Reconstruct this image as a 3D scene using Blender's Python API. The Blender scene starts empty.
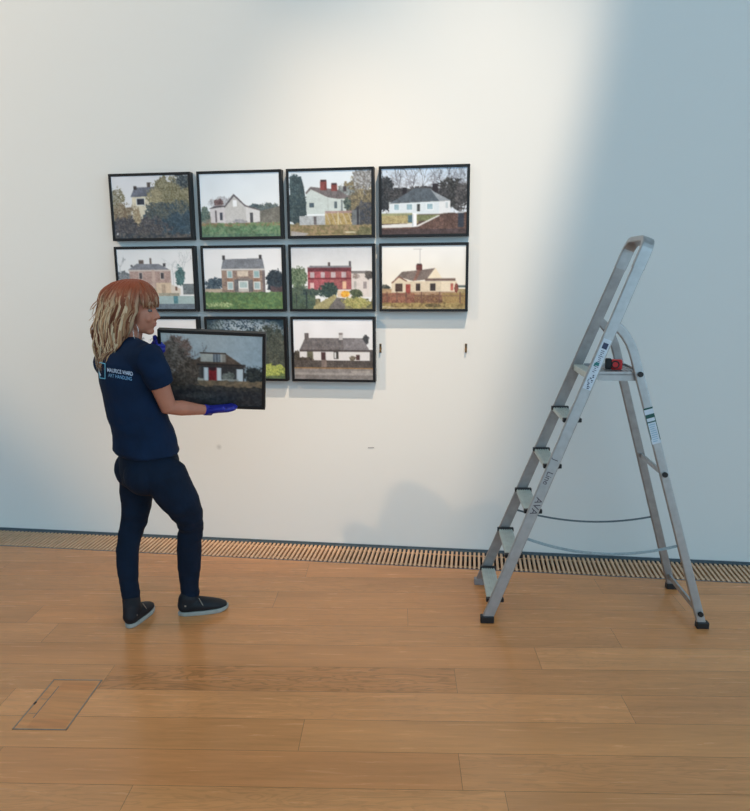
import bpy, bmesh, math, random
import numpy as np
from mathutils import Vector, Matrix, noise
from mathutils.bvhtree import BVHTree
random.seed(7); RNG = np.random.RandomState(7)
scene = bpy.context.scene
COL = scene.collection
V = Vector
pi = math.pi

# ------------------------------------------------------------------ camera
CAM = V((0.1351, -4.0964, 1.705)); FPX = 699.06
PITCH, YAW, ROLL = 0.19183, -0.14022, 0.0080
cp_, sp_, cy_, sy_ = math.cos(PITCH), math.sin(PITCH), math.cos(YAW), math.sin(YAW)
FWD = V((sy_*cp_, cy_*cp_, -sp_)); R0 = V((cy_, -sy_, 0)); D0 = FWD.cross(R0)
RIGHT = math.cos(ROLL)*R0 + math.sin(ROLL)*D0
DOWN = -math.sin(ROLL)*R0 + math.cos(ROLL)*D0
cam_d = bpy.data.cameras.new('camera'); cam = bpy.data.objects.new('camera', cam_d); COL.objects.link(cam)
cam_d.sensor_fit = 'HORIZONTAL'; cam_d.sensor_width = 36; cam_d.lens = FPX/750*36
m = Matrix((RIGHT, -DOWN, -FWD)).transposed().to_4x4(); m.translation = CAM
cam.matrix_world = m; scene.camera = cam
cam_d.clip_start = .05

def ray(px, py): return ((px-375)/FPX)*RIGHT + ((py-405.5)/FPX)*DOWN + FWD
def at(px, py, y):            # the point at distance y from the wall along a sight line
    d = ray(px, py); return CAM + d*((y-CAM.y)/d.y)
def atz(px, py, z):
    d = ray(px, py); return CAM + d*((z-CAM.z)/d.z)

# ------------------------------------------------------------------ helpers
def lin(c):
    c = np.asarray(c, float)/255.0
    return np.where(c <= .04045, c/12.92, ((c+.055)/1.055)**2.4)
def L4(r, g, b): return tuple(float(v) for v in lin((r, g, b))) + (1.,)

def new_mat(name, color, rough=.5, metal=0., spec=.5, coat=0.):
    mt = bpy.data.materials.new(name); mt.use_nodes = True
    b = mt.node_tree.nodes['Principled BSDF']
    b.inputs['Base Color'].default_value = color
    b.inputs['Roughness'].default_value = rough
    b.inputs['Metallic'].default_value = metal
    b.inputs['Specular IOR Level'].default_value = spec
    b.inputs['Coat Weight'].default_value = coat
    return mt
def nd(mt, kind, **kw):
    n = mt.node_tree.nodes.new(kind)
    for k, v in kw.items():
        if hasattr(n, k): setattr(n, k, v)
        else: n.inputs[k].default_value = v
    return n
def lk(mt, a, b): mt.node_tree.links.new(a, b)
def bsdf(mt): return mt.node_tree.nodes['Principled BSDF']
def vary(mt, scale=20, amount=.15, bump=.0, bscale=None, stretch=None):
    """noise variation of the base colour plus an optional bump"""
    b = bsdf(mt); base = tuple(b.inputs['Base Color'].default_value)
    tc = nd(mt, 'ShaderNodeTexCoord'); src = tc.outputs['Object']
    if stretch:
        mp = nd(mt, 'ShaderNodeMapping'); mp.inputs['Scale'].default_value = stretch
        lk(mt, src, mp.inputs['Vector']); src = mp.outputs['Vector']
    nz = nd(mt, 'ShaderNodeTexNoise'); nz.inputs['Scale'].default_value = scale; nz.inputs['Detail'].default_value = 4
    lk(mt, src, nz.inputs['Vector'])
    rp = nd(mt, 'ShaderNodeValToRGB')
    lo = [max(0, c*(1-amount)) for c in base[:3]]; hi = [min(1, c*(1+amount)) for c in base[:3]]
    rp.color_ramp.elements[0].color = (*lo, 1); rp.color_ramp.elements[1].color = (*hi, 1)
    rp.color_ramp.elements[0].position = .3; rp.color_ramp.elements[1].position = .7
    lk(mt, nz.outputs['Fac'], rp.inputs['Fac']); lk(mt, rp.outputs['Color'], b.inputs['Base Color'])
    if bump:
        n2 = nd(mt, 'ShaderNodeTexNoise'); n2.inputs['Scale'].default_value = bscale or scale*4
        lk(mt, src, n2.inputs['Vector'])
        bp = nd(mt, 'ShaderNodeBump'); bp.inputs['Strength'].default_value = bump; bp.inputs['Distance'].default_value = .01
        lk(mt, n2.outputs['Fac'], bp.inputs['Height']); lk(mt, bp.outputs['Normal'], b.inputs['Normal'])
    return mt
def attr_mat(name, attr='tint', rough=.5, spec=.5):
    mt = new_mat(name, (1, 1, 1, 1), rough, 0, spec)
    a = nd(mt, 'ShaderNodeAttribute'); a.attribute_name = attr
    lk(mt, a.outputs['Color'], bsdf(mt).inputs['Base Color'])
    return mt

def obj(name, bm, mat, parent=None, smooth=False, bevel=0, segs=2):
    me = bpy.data.meshes.new(name)
    if isinstance(bm, bmesh.types.BMesh):
        bmesh.ops.recalc_face_normals(bm, faces=bm.faces[:]); bm.to_mesh(me); bm.free()
    else:
        me = bm; me.name = name
    o = bpy.data.objects.new(name, me); COL.objects.link(o)
    if not me.materials: me.materials.append(mat)
    if smooth: me.polygons.foreach_set('use_smooth', [True]*len(me.polygons))
    if bevel:
        md = o.modifiers.new('bevel', 'BEVEL'); md.width = bevel; md.segments = segs; md.limit_method = 'ANGLE'; md.angle_limit = .6
    if parent is not None: o.parent = parent
    return o
def thing(name, label, cat, loc=(0, 0, 0), group=None, rot=None):
    o = bpy.data.objects.new(name, None); COL.objects.link(o); o.empty_display_size = .1
    o.location = loc
    if rot is not None: o.rotation_euler = rot
    o['label'] = label; o['category'] = cat
    if group: o['group'] = group
    return o
def tag(o, label, cat, group=None):
    o['label'] = label; o['category'] = cat
    if group: o['group'] = group
    return o
def struct(o): o['kind'] = 'structure'; return o

def box(bm, lo, hi, M=None):
    vs = []
    for z in (lo[2], hi[2]):
        for x, y in ((lo[0], lo[1]), (hi[0], lo[1]), (hi[0], hi[1]), (lo[0], hi[1])):
            p = V((x, y, z)); vs.append(bm.verts.new(M @ p if M else p))
    for f in ((3, 2, 1, 0), (4, 5, 6, 7), (0, 1, 5, 4), (1, 2, 6, 5), (2, 3, 7, 6), (3, 0, 4, 7)):
        bm.faces.new([vs[i] for i in f])
    return bm
def hexa(bm, pts):            # eight corners, bottom four then top four
    vs = [bm.verts.new(p) for p in pts]
    for f in ((3, 2, 1, 0), (4, 5, 6, 7), (0, 1, 5, 4), (1, 2, 6, 5), (2, 3, 7, 6), (3, 0, 4, 7)):
        bm.faces.new([vs[i] for i in f])
    return bm
def cyl(bm, a, b, r, n=20, r2=None):
    a, b = V(a), V(b); t = (b-a).normalized(); s = t.orthogonal().normalized(); u = t.cross(s)
    r2 = r if r2 is None else r2
    ra = [bm.verts.new(a + r*(math.cos(2*pi*i/n)*s + math.sin(2*pi*i/n)*u)) for i in range(n)]
    rb = [bm.verts.new(b + r2*(math.cos(2*pi*i/n)*s + math.sin(2*pi*i/n)*u)) for i in range(n)]
    for i in range(n): bm.faces.new((ra[i], ra[(i+1) % n], rb[(i+1) % n], rb[i]))
    bm.faces.new(ra[::-1]); bm.faces.new(rb)
    return bm
def sweep(bm, pts, prof, side):
    """closed 2D profile (a along side, b along side x tangent) swept along pts; side: vector or one per point"""
    pts = [V(p) for p in pts]; rings = []
    for i, p in enumerate(pts):
        t = (pts[min(i+1, len(pts)-1)] - pts[max(i-1, 0)]).normalized()
        s = V(side[i] if isinstance(side, list) else side); s = (s - t*s.dot(t)).normalized(); u = s.cross(t)
        rings.append([bm.verts.new(p + a*s + b*u) for a, b in prof])
    n = len(prof)
    for r0, r1 in zip(rings, rings[1:]):
        for i in range(n): bm.faces.new((r0[i], r0[(i+1) % n], r1[(i+1) % n], r1[i]))
    bm.faces.new(rings[0][::-1]); bm.faces.new(rings[-1])
    return bm
def rrect(w, h, r=.004, n=3):
    out = []
    for cx, cy, a0 in ((w/2-r, h/2-r, 0), (-w/2+r, h/2-r, pi/2), (-w/2+r, -h/2+r, pi), (w/2-r, -h/2+r, 1.5*pi)):
        for i in range(n+1):
            a = a0 + pi/2*i/n; out.append((cx+r*math.cos(a), cy+r*math.sin(a)))
    return out
def limb(bm, pts, radii, side=None, n=20, cap=True, axis=None):
    """closed tube of elliptical rings; radii: r or (ra along side, rb)"""
    pts = [V(p) for p in pts]; rings = []
    P, Rr = [], []
    rr = [(r, r) if not isinstance(r, tuple) else r for r in radii]
    tt0 = (pts[0]-pts[1]).normalized(); tt1 = (pts[-1]-pts[-2]).normalized()
    if cap:
        for k in (80, 55, 28):
            a = math.radians(k); P.append(pts[0]+tt0*math.sin(a)*min(rr[0])*.9); Rr.append((rr[0][0]*math.cos(a), rr[0][1]*math.cos(a)))
    P += pts; Rr += rr
    if cap:
        for k in (28, 55, 80):
            a = math.radians(k); P.append(pts[-1]+tt1*math.sin(a)*min(rr[-1])*.9); Rr.append((rr[-1][0]*math.cos(a), rr[-1][1]*math.cos(a)))
    s_prev = V(side) if side is not None else (pts[1]-pts[0]).orthogonal()
    for i, p in enumerate(P):
        t = V(axis) if axis is not None else (P[min(i+1, len(P)-1)]-P[max(i-1, 0)]).normalized()
        s = (s_prev - t*s_prev.dot(t)).normalized(); u = t.cross(s)
        if side is None: s_prev = s
        rings.append([bm.verts.new(p + Rr[i][0]*math.cos(2*pi*j/n)*s + Rr[i][1]*math.sin(2*pi*j/n)*u) for j in range(n)])
    for r0, r1 in zip(rings, rings[1:]):
        for i in range(n): bm.faces.new((r0[i], r0[(i+1) % n], r1[(i+1) % n], r1[i]))
    bm.faces.new(rings[0][::-1]); bm.faces.new(rings[-1])
    return bm
def ellipsoid(bm, c, axes, seg=20, ring=12):
    """axes: three vectors (with length)"""
    M = Matrix(axes).transposed().to_4x4(); M.translation = V(c)
    bmesh.ops.create_uvsphere(bm, u_segments=seg, v_segments=ring, radius=1, matrix=M)
    return bm
def remesh(bm, voxel=.006, smooth=5, factor=.5):
    me = bpy.data.meshes.new('tmp'); bmesh.ops.recalc_face_normals(bm, faces=bm.faces[:]); bm.to_mesh(me); bm.free()
    o = bpy.data.objects.new('tmp', me); COL.objects.link(o)
    r = o.modifiers.new('r', 'REMESH'); r.mode = 'VOXEL'; r.voxel_size = voxel; r.use_smooth_shade = True
    s = o.modifiers.new('s', 'SMOOTH'); s.factor = factor; s.iterations = smooth
    dg = bpy.context.evaluated_depsgraph_get(); dg.update()
    out = bpy.data.meshes.new_from_object(o.evaluated_get(dg))
    bpy.data.objects.remove(o); bpy.data.meshes.remove(me)
    out.materials.clear()
    return out
def text_mesh(body, size, align='LEFT', bold=0.0):
    cu = bpy.data.curves.new('txt', 'FONT'); cu.body = body; cu.size = size; cu.align_x = align; cu.offset = bold; cu.resolution_u = 3
    o = bpy.data.objects.new('txt', cu); COL.objects.link(o)
    dg = bpy.context.evaluated_depsgraph_get(); dg.update()
    me = bpy.data.meshes.new_from_object(o.evaluated_get(dg)); bpy.data.objects.remove(o)
    return me
def vcol(me, cols, domain='POINT'):
    a = me.color_attributes.new('tint', 'FLOAT_COLOR', domain)
    a.data.foreach_set('color', np.asarray(cols, dtype=np.float32).ravel())

# ------------------------------------------------------------------ materials
M_wall = new_mat('white_wall_paint', (.80, .80, .79, 1), .75, 0, .2)
def _wall():
    b = bsdf(M_wall); tc = nd(M_wall, 'ShaderNodeTexCoord')
    nz = nd(M_wall, 'ShaderNodeTexNoise'); nz.inputs['Scale'].default_value = 220; lk(M_wall, tc.outputs['Object'], nz.inputs['Vector'])
    bp = nd(M_wall, 'ShaderNodeBump'); bp.inputs['Strength'].default_value = .04; bp.inputs['Distance'].default_value = .002
    lk(M_wall, nz.outputs['Fac'], bp.inputs['Height']); lk(M_wall, bp.outputs['Normal'], b.inputs['Normal'])
    # a faint grey smudge low on the wall
    mp = nd(M_wall, 'ShaderNodeMapping'); mp.inputs['Location'].default_value = (1.438*45, 0, -.616*45); mp.inputs['Scale'].default_value = (45, 0, 45)
    lk(M_wall, tc.outputs['Object'], mp.inputs['Vector'])
    gr = nd(M_wall, 'ShaderNodeTexGradient'); gr.gradient_type = 'SPHERICAL'; lk(M_wall, mp.outputs['Vector'], gr.inputs['Vector'])
    mx = nd(M_wall, 'ShaderNodeMix'); mx.data_type = 'RGBA'
    mx.inputs['A'].default_value = (.80, .80, .79, 1); mx.inputs['B'].default_value = (.55, .55, .55, 1)
    lk(M_wall, gr.outputs['Fac'], mx.inputs['Factor']); lk(M_wall, mx.outputs['Result'], b.inputs['Base Color'])
_wall()
M_ceil = new_mat('ceiling_paint', (.55, .55, .55, 1), .9, 0, .1)
M_side = new_mat('side_wall_paint', (.45, .45, .45, 1), .9, 0, .1)

M_floor = new_mat('oak_boards', (.5, .3, .15, 1), .36, 0, .45)
def _floor():
    mt = M_floor; b = bsdf(mt)
    tint = nd(mt, 'ShaderNodeAttribute'); tint.attribute_name = 'tint'
    uv = nd(mt, 'ShaderNodeUVMap'); uv.uv_map = 'UVMap'        # u along the board (m), v across, offset per board
    mp = nd(mt, 'ShaderNodeMapping'); mp.inputs['Scale'].default_value = (1.6, 24, 1); lk(mt, uv.outputs['UV'], mp.inputs['Vector'])
    n1 = nd(mt, 'ShaderNodeTexNoise'); n1.inputs['Scale'].default_value = 2.2; n1.inputs['Detail'].default_value = 7; n1.inputs['Roughness'].default_value = .62; n1.inputs['Distortion'].default_value = .7
    lk(mt, mp.outputs['Vector'], n1.inputs['Vector'])
    mp2 = nd(mt, 'ShaderNodeMapping'); mp2.inputs['Scale'].default_value = (.9, 5.5, 1); lk(mt, uv.outputs['UV'], mp2.inputs['Vector'])
    wv = nd(mt, 'ShaderNodeTexNoise'); wv.inputs['Scale'].default_value = 2.6; wv.inputs['Detail'].default_value = 3; wv.inputs['Distortion'].default_value = 1.6
    lk(mt, mp2.outputs['Vector'], wv.inputs['Vector'])
    # cathedral figure : rings of the slow noise
    mu = nd(mt, 'ShaderNodeMath', operation='MULTIPLY'); mu.inputs[1].default_value = 42; lk(mt, wv.outputs['Fac'], mu.inputs[0])
    sn = nd(mt, 'ShaderNodeMath', operation='SINE'); lk(mt, mu.outputs[0], sn.inputs[0])
    rp = nd(mt, 'ShaderNodeMapRange'); rp.inputs['From Min'].default_value = .15; rp.inputs['From Max'].default_value = 1; rp.inputs['To Max'].default_value = 1; lk(mt, sn.outputs[0], rp.inputs['Value'])
    fig = nd(mt, 'ShaderNodeAttribute'); fig.attribute_name = 'figure'
    m2 = nd(mt, 'ShaderNodeMath', operation='MULTIPLY'); lk(mt, rp.outputs[0], m2.inputs[0]); lk(mt, fig.outputs['Fac'], m2.inputs[1])
    r1 = nd(mt, 'ShaderNodeMapRange'); r1.inputs['From Min'].default_value = .3; r1.inputs['From Max'].default_value = .7; r1.inputs['To Min'].default_value = .89; r1.inputs['To Max'].default_value = 1.07
    lk(mt, n1.outputs['Fac'], r1.inputs['Value'])
    s1 = nd(mt, 'ShaderNodeMath', operation='SUBTRACT'); lk(mt, r1.outputs[0], s1.inputs[0]); lk(mt, m2.outputs[0], s1.inputs[1])
    # blotches
    n3 = nd(mt, 'ShaderNodeTexNoise'); n3.inputs['Scale'].default_value = 1.1; n3.inputs['Detail'].default_value = 2; lk(mt, mp2.outputs['Vector'], n3.inputs['Vector'])
    r3 = nd(mt, 'ShaderNodeMapRange'); r3.inputs['From Min'].default_value = .3; r3.inputs['From Max'].default_value = .7; r3.inputs['To Min'].default_value = .90; r3.inputs['To Max'].default_value = 1.08
    lk(mt, n3.outputs['Fac'], r3.inputs['Value'])
    s2 = nd(mt, 'ShaderNodeMath', operation='MULTIPLY'); lk(mt, s1.outputs[0], s2.inputs[0]); lk(mt, r3.outputs[0], s2.inputs[1])
    vm = nd(mt, 'ShaderNodeVectorMath', operation='SCALE'); lk(mt, tint.outputs['Color'], vm.inputs[0]); lk(mt, s2.outputs[0], vm.inputs['Scale'])
    lk(mt, vm.outputs['Vector'], b.inputs['Base Color'])
    rr = nd(mt, 'ShaderNodeMapRange'); rr.inputs['From Min'].default_value = .3; rr.inputs['From Max'].default_value = .7; rr.inputs['To Min'].default_value = .20; rr.inputs['To Max'].default_value = .29
    lk(mt, n1.outputs['Fac'], rr.inputs['Value']); lk(mt, rr.outputs[0], b.inputs['Roughness'])
_floor()

M_black = vary(new_mat('black_frame_lacquer', L4(22, 21, 24), .38, 0, .4), 60, .2)
M_print = attr_mat('photographic_print', 'tint', .42, .25)
M_alu = vary(new_mat('brushed_aluminium', (.44, .44, .45, 1), .46, .75, .5), 30, .08, .05, 300)
M_alu_shaded = vary(new_mat('shaded_aluminium', (.36, .34, .335, 1), .52, .7, .5), 25, .12, .06, 250)  # darker, browner copy of the aluminium: shade painted onto the ladder's far side
M_tread = vary(new_mat('ribbed_tread_aluminium', (.56, .62, .60, 1), .5, .3, .5), 30, .08)
M_blackplastic = vary(new_mat('black_plastic', L4(24, 25, 28), .5), 40, .2)
M_greyplastic = vary(new_mat('grey_plastic', L4(150, 142, 142), .5), 40, .1)
M_webbing = vary(new_mat('grey_webbing', L4(150, 165, 172), .8), 90, .15)
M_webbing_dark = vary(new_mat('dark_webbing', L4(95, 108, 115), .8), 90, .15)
M_whitelabel = vary(new_mat('white_label_film', L4(205, 214, 226), .4), 60, .05)
M_ink = vary(new_mat('dark_label_ink', L4(48, 58, 92), .5), 60, .1)
M_teal = vary(new_mat('teal_label_ink', L4(38, 120, 122), .5), 60, .1)
M_green = vary(new_mat('dark_green_label_ink', L4(14, 78, 72), .5), 60, .1)
M_paleblue = vary(new_mat('pale_blue_label_ink', L4(150, 182, 205), .5), 60, .1)
M_red = vary(new_mat('red_plastic', L4(222, 45, 48), .35), 40, .08)
M_steel = vary(new_mat('dull_steel', L4(150, 140, 130), .4, .6), 60, .12)
M_darksteel = vary(new_mat('dark_blue_grey_steel', L4(92, 104, 112), .5, .2), 30, .12)
M_slat = vary(new_mat('pale_oak_slats', L4(224, 182, 146), .5), 9, .12, 0, None, (6, 1, 6))
M_pit = vary(new_mat('dark_tray_metal', L4(70, 48, 36), .7), 20, .2)
M_brass = vary(new_mat('aged_brass', L4(120, 92, 58), .45, .6), 200, .25)
M_skin = vary(new_mat('skin', L4(188, 125, 102), .5, 0, .35), 14, .07)
bsdf(M_skin).inputs['Subsurface Weight'].default_value = .12
bsdf(M_skin).inputs['Subsurface Radius'].default_value = (.012, .005, .003)
M_shirt = vary(new_mat('navy_jersey_cotton', L4(8, 32, 60), .85, 0, .25), 8, .22, .25, 26)
M_jeans = vary(new_mat('dark_blue_denim', L4(9, 26, 46), .85, 0, .25), 14, .2, .2, 40)
M_shoe = vary(new_mat('black_shoe_canvas', L4(11, 15, 25), .7), 40, .25, .1, 200)
M_sole = vary(new_mat('pale_rubber_sole', L4(162, 162, 156), .6), 40, .08)
M_glove = vary(new_mat('royal_blue_nitrile', L4(30, 38, 148), .45, 0, .5), 30, .15, .2, 60)
M_hair = attr_mat('auburn_to_blonde_hair', 'tint', .5, .35)
M_lip = vary(new_mat('lip', L4(160, 88, 80), .5), 40, .1)
M_eye = vary(new_mat('shaded_eye_white', L4(120, 112, 106), .4), 40, .04)  # white greyed to paint in the shade over the eye
M_iris = vary(new_mat('iris', L4(60, 80, 90), .3), 40, .1)
M_brow = vary(new_mat('brow_hair', L4(110, 66, 44), .7), 60, .15)
M_silver = vary(new_mat('silver', (.8, .78, .75, 1), .25, 1.), 60, .05)
M_logo_white = vary(new_mat('white_shirt_print', L4(205, 218, 240), .7), 60, .05)
M_logo_blue = vary(new_mat('light_blue_shirt_print', L4(128, 178, 222), .7), 60, .05)
M_logo_cyan = vary(new_mat('cyan_shirt_print', L4(110, 185, 215), .7), 60, .05)

# ------------------------------------------------------------------ the room
XL, XR, YF, ZC = -7.5, 6.5, -9.0, 9.6
bm = bmesh.new(); box(bm, (XL, 0, -.1), (XR, .2, ZC)); struct(obj('wall_back', bm, M_wall))
bm = bmesh.new(); box(bm, (XL, YF, ZC), (XR, .2, ZC+.1)); struct(obj('ceiling', bm, M_ceil))
bm = bmesh.new(); box(bm, (XL-.2, YF, -.1), (XL, .2, ZC)); struct(obj('wall_left', bm, M_side))
bm = bmesh.new()
for lo, hi in (((XR, -1.6, -.1), (XR+.2, .2, ZC)), ((XR, YF, 6.2), (XR+.2, -1.6, ZC)), ((XR, YF, -.1), (XR+.2, -1.6, .25))): box(bm, lo, hi)
struct(obj('wall_right', bm, M_side))
bm = bmesh.new()
for y in (-1.6, -3.4, -5.2, -7.0, -8.9): box(bm, (XR+.06, y-.04, .25), (XR+.14, y+.04, 6.2))
struct(obj('window_1', bm, M_darksteel))
bm = bmesh.new(); box(bm, (XL, -.006, 0), (XR, 0, .013)); struct(obj('baseboard_back', bm, M_darksteel))

# floor boards: one mesh, each board a quad with its own tint
PHI = .10673; UU = V((math.cos(PHI), math.sin(PHI), 0)); VV = V((-math.sin(PHI), math.cos(PHI), 0))
BW = .1815; V0 = -1.312; GR_Y = -.272
joints = {0: [(-2.6, None), (.32, None), (2.4, None)], -1: [(-1.553, None), (-.06, None), (1.75, None)], -2: [(-1.9, None), (.602, None), (2.3, None)],
          -3: [(-.665, None), (1.45, None)], -4: [(-1.75, None), (-.088, None), (1.9, None)], 2: [(-2.15, None), (-.255, None), (1.5, None)],
          1: [(-1.98, None), (.72, None)], 3: [(-.95, None), (1.15, None)], -5: [(-1.2, None), (.05, None), (1.5, None)]}
base_t = np.array((.77, .33, .125))
tint_of = {(0, 2): (1.10, 1.13, 1.16), (0, 1): (.97, .96, .95), (-1, 1): (.94, .91, .88), (-1, 2): (.93, .94, .95), (-2, 1): (1.10, 1.11, 1.12), (-2, 2): (.97, .97, .98),
           (-3, 1): (1.03, 1.04, 1.02), (-3, 0): (1.02, 1.01, .98), (-4, 1): (.99, .95, .92), (-4, 2): (1.0, 1.0, 1.0), (2, 1): (1.03, 1.02, 1.0), (2, 2): (1.0, .99, .97), (-5, 1): (1.04, 1.05, 1.04)}
bm = bmesh.new(); uvl = bm.loops.layers.uv.new('UVMap'); cl = bm.loops.layers.float_color.new('tint'); fl = bm.loops.layers.float.new('figure')
def board(u0, u1, v0, v1, tint, fig):
    g = .0006
    vs = [bm.verts.new(UU*a + VV*b_) for a, b_ in ((u0+g, v0+g), (u1-g, v0+g), (u1-g, v1-g), (u0+g, v1-g))]
    f = bm.faces.new(vs); off = (random.uniform(0, 50), random.uniform(0, 50))
    for l, (a, b_) in zip(f.loops, ((u0, v0), (u1, v0), (u1, v1), (u0, v1))):
        l[uvl].uv = (a+off[0], b_+off[1]); l[cl] = (*tint, 1); l[fl] = fig
for k in range(-46, 14):
    js = [j for j, _ in joints.get(k, [])]
    if not js:
        js = [random.uniform(-1.5, 1.5)]
    us = sorted(js)
    while us[0] > -7: us.insert(0, us[0]-random.uniform(1.6, 2.4))
    while us[-1] < 8: us.append(us[-1]+random.uniform(1.6, 2.4))
    first = us.index(js[0])
    for i, (a, b_) in enumerate(zip(us, us[1:])):
        idx = i-first+1
        tv = tint_of.get((k, idx))
        if tv is None:
            s = random.uniform(.94, 1.05); w = random.uniform(-.02, .02); tv = (s+w, s, s-w)
        fig = .26 if (k, idx) == (-1, 1) else (random.uniform(.03, .12) if random.random() < .6 else .02)
        board(a, b_, V0+BW*k, V0+BW*(k+1), tuple(base_t*np.array(tv)), fig)
bmesh.ops.bisect_plane(bm, geom=bm.verts[:]+bm.edges[:]+bm.faces[:], plane_co=(0, GR_Y, 0), plane_no=(0, 1, 0), clear_outer=True)
bmesh.ops.bisect_plane(bm, geom=bm.verts[:]+bm.edges[:]+bm.faces[:], plane_co=(XL, 0, 0), plane_no=(-1, 0, 0), clear_outer=True)
bmesh.ops.bisect_plane(bm, geom=bm.verts[:]+bm.edges[:]+bm.faces[:], plane_co=(XR, 0, 0), plane_no=(1, 0, 0), clear_outer=True)
bmesh.ops.bisect_plane(bm, geom=bm.verts[:]+bm.edges[:]+bm.faces[:], plane_co=(0, YF, 0), plane_no=(0, -1, 0), clear_outer=True)
fo = obj('floor', bm, M_floor); struct(fo)
# dark subfloor seen in the hairline joints
bm = bmesh.new(); box(bm, (XL, YF, -.1), (XR, GR_Y, -.0015)); fs = obj('floor', bm, M_pit); struct(fs)

# ------------------------------------------------------------------ floor grille along the wall
G0, G1 = -7.45, 6.45
gr = thing('floor_grille', 'long slatted pale wooden floor grille set along the foot of the white wall', 'floor grille', (0, -.136, 0))
def loc_child(o, par): o.parent = par; o.matrix_parent_inverse = Matrix.Translation(-par.location); return o
bm = bmesh.new()
n = int((G1-G0)/.0268)
for i in range(n):
    x = G0+.0268*i; box(bm, (x, -.262, -.020), (x+.0135, -.022, .0005))
loc_child(obj('slats', bm, M_slat), gr)
bm = bmesh.new(); box(bm, (G0, -.272, -.06), (G1, -.264, .001)); loc_child(obj('front_rail', bm, M_darksteel), gr)
bm = bmesh.new(); box(bm, (G0, -.020, -.06), (G1, -.006, .002)); loc_child(obj('back_rail', bm, M_darksteel), gr)
bm = bmesh.new(); cyl(bm, (G0, -.058, -.008), (G1, -.058, -.008), .004, 8); loc_child(obj('spacer_rod', bm, M_slat), gr)
bm = bmesh.new(); cyl(bm, (G0, -.225, -.008), (G1, -.225, -.008), .004, 8); loc_child(obj('spacer_rod', bm, M_slat), gr)
bm = bmesh.new(); box(bm, (G0, -.264, -.065), (G1, -.02, -.06)); loc_child(obj('tray', bm, M_pit), gr)

# ------------------------------------------------------------------ floor box
fb = thing('floor_box', 'flush rectangular floor box lid with thin steel edging in the wooden floor', 'floor box', tuple(UU*-1.665+VV*-1.595))
fbM = Matrix((UU, VV, V((0, 0, 1)))).transposed().to_4x4()
def fbox(name, rects, mat, z0, z1):
    bm = bmesh.new()
    for (a, b_, c, d) in rects: box(bm, (a, c, z0), (b_, d, z1), fbM)
    return loc_child(obj(name, bm, mat), fb)
ua, ub, va, vb = -1.770, -1.560, -1.760, -1.430
w_ = .005
fbox('edging', [(ua, ua+w_, va, vb), (ub-w_, ub, va, vb), (ua, ub, va, va+w_), (ua, ub, vb-w_, vb)], M_steel, 0, .0022)
M_lid = vary(new_mat('oak_lid', (*[float(c) for c in base_t*np.array((.98, .96, .94))], 1), .4, 0, .4), 2.5, .12, 0, None, (1.5, 26, 1))
M_lid2 = vary(new_mat('reddish_oak_inlay', (*[float(c) for c in base_t*np.array((.90, .82, .76))], 1), .4, 0, .4), 2.5, .12, 0, None, (1.5, 26, 1))
fbox('lid', [(ua+w_, ub-w_, va+w_, vb-w_)], M_lid, 0, .0012)
fbox('inlay', [(ua+.05, ub-.012, vb-.075, vb-.022)], M_lid2, .0012, .0015)
fbox('inlay', [(ua+.05, ub-.012, va+.012, va+.065)], M_lid2, .0012, .0015)
fbox('cable_flap', [(ua+.012, ua+.044, va+.10, va+.19)], M_lid, .0012, .0019)
fbox('flap_gap', [(ua+.044, ua+.047, va+.07, vb-.05), (ua+.012, ua+.044, va+.098, va+.1005), (ua+.012, ua+.044, va+.19, va+.1925)], M_darksteel, .0012, .0016)
fbox('latch', [(ua+.0, ua+.008, va+.155, va+.172)], M_blackplastic, .0012, .0030)

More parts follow.
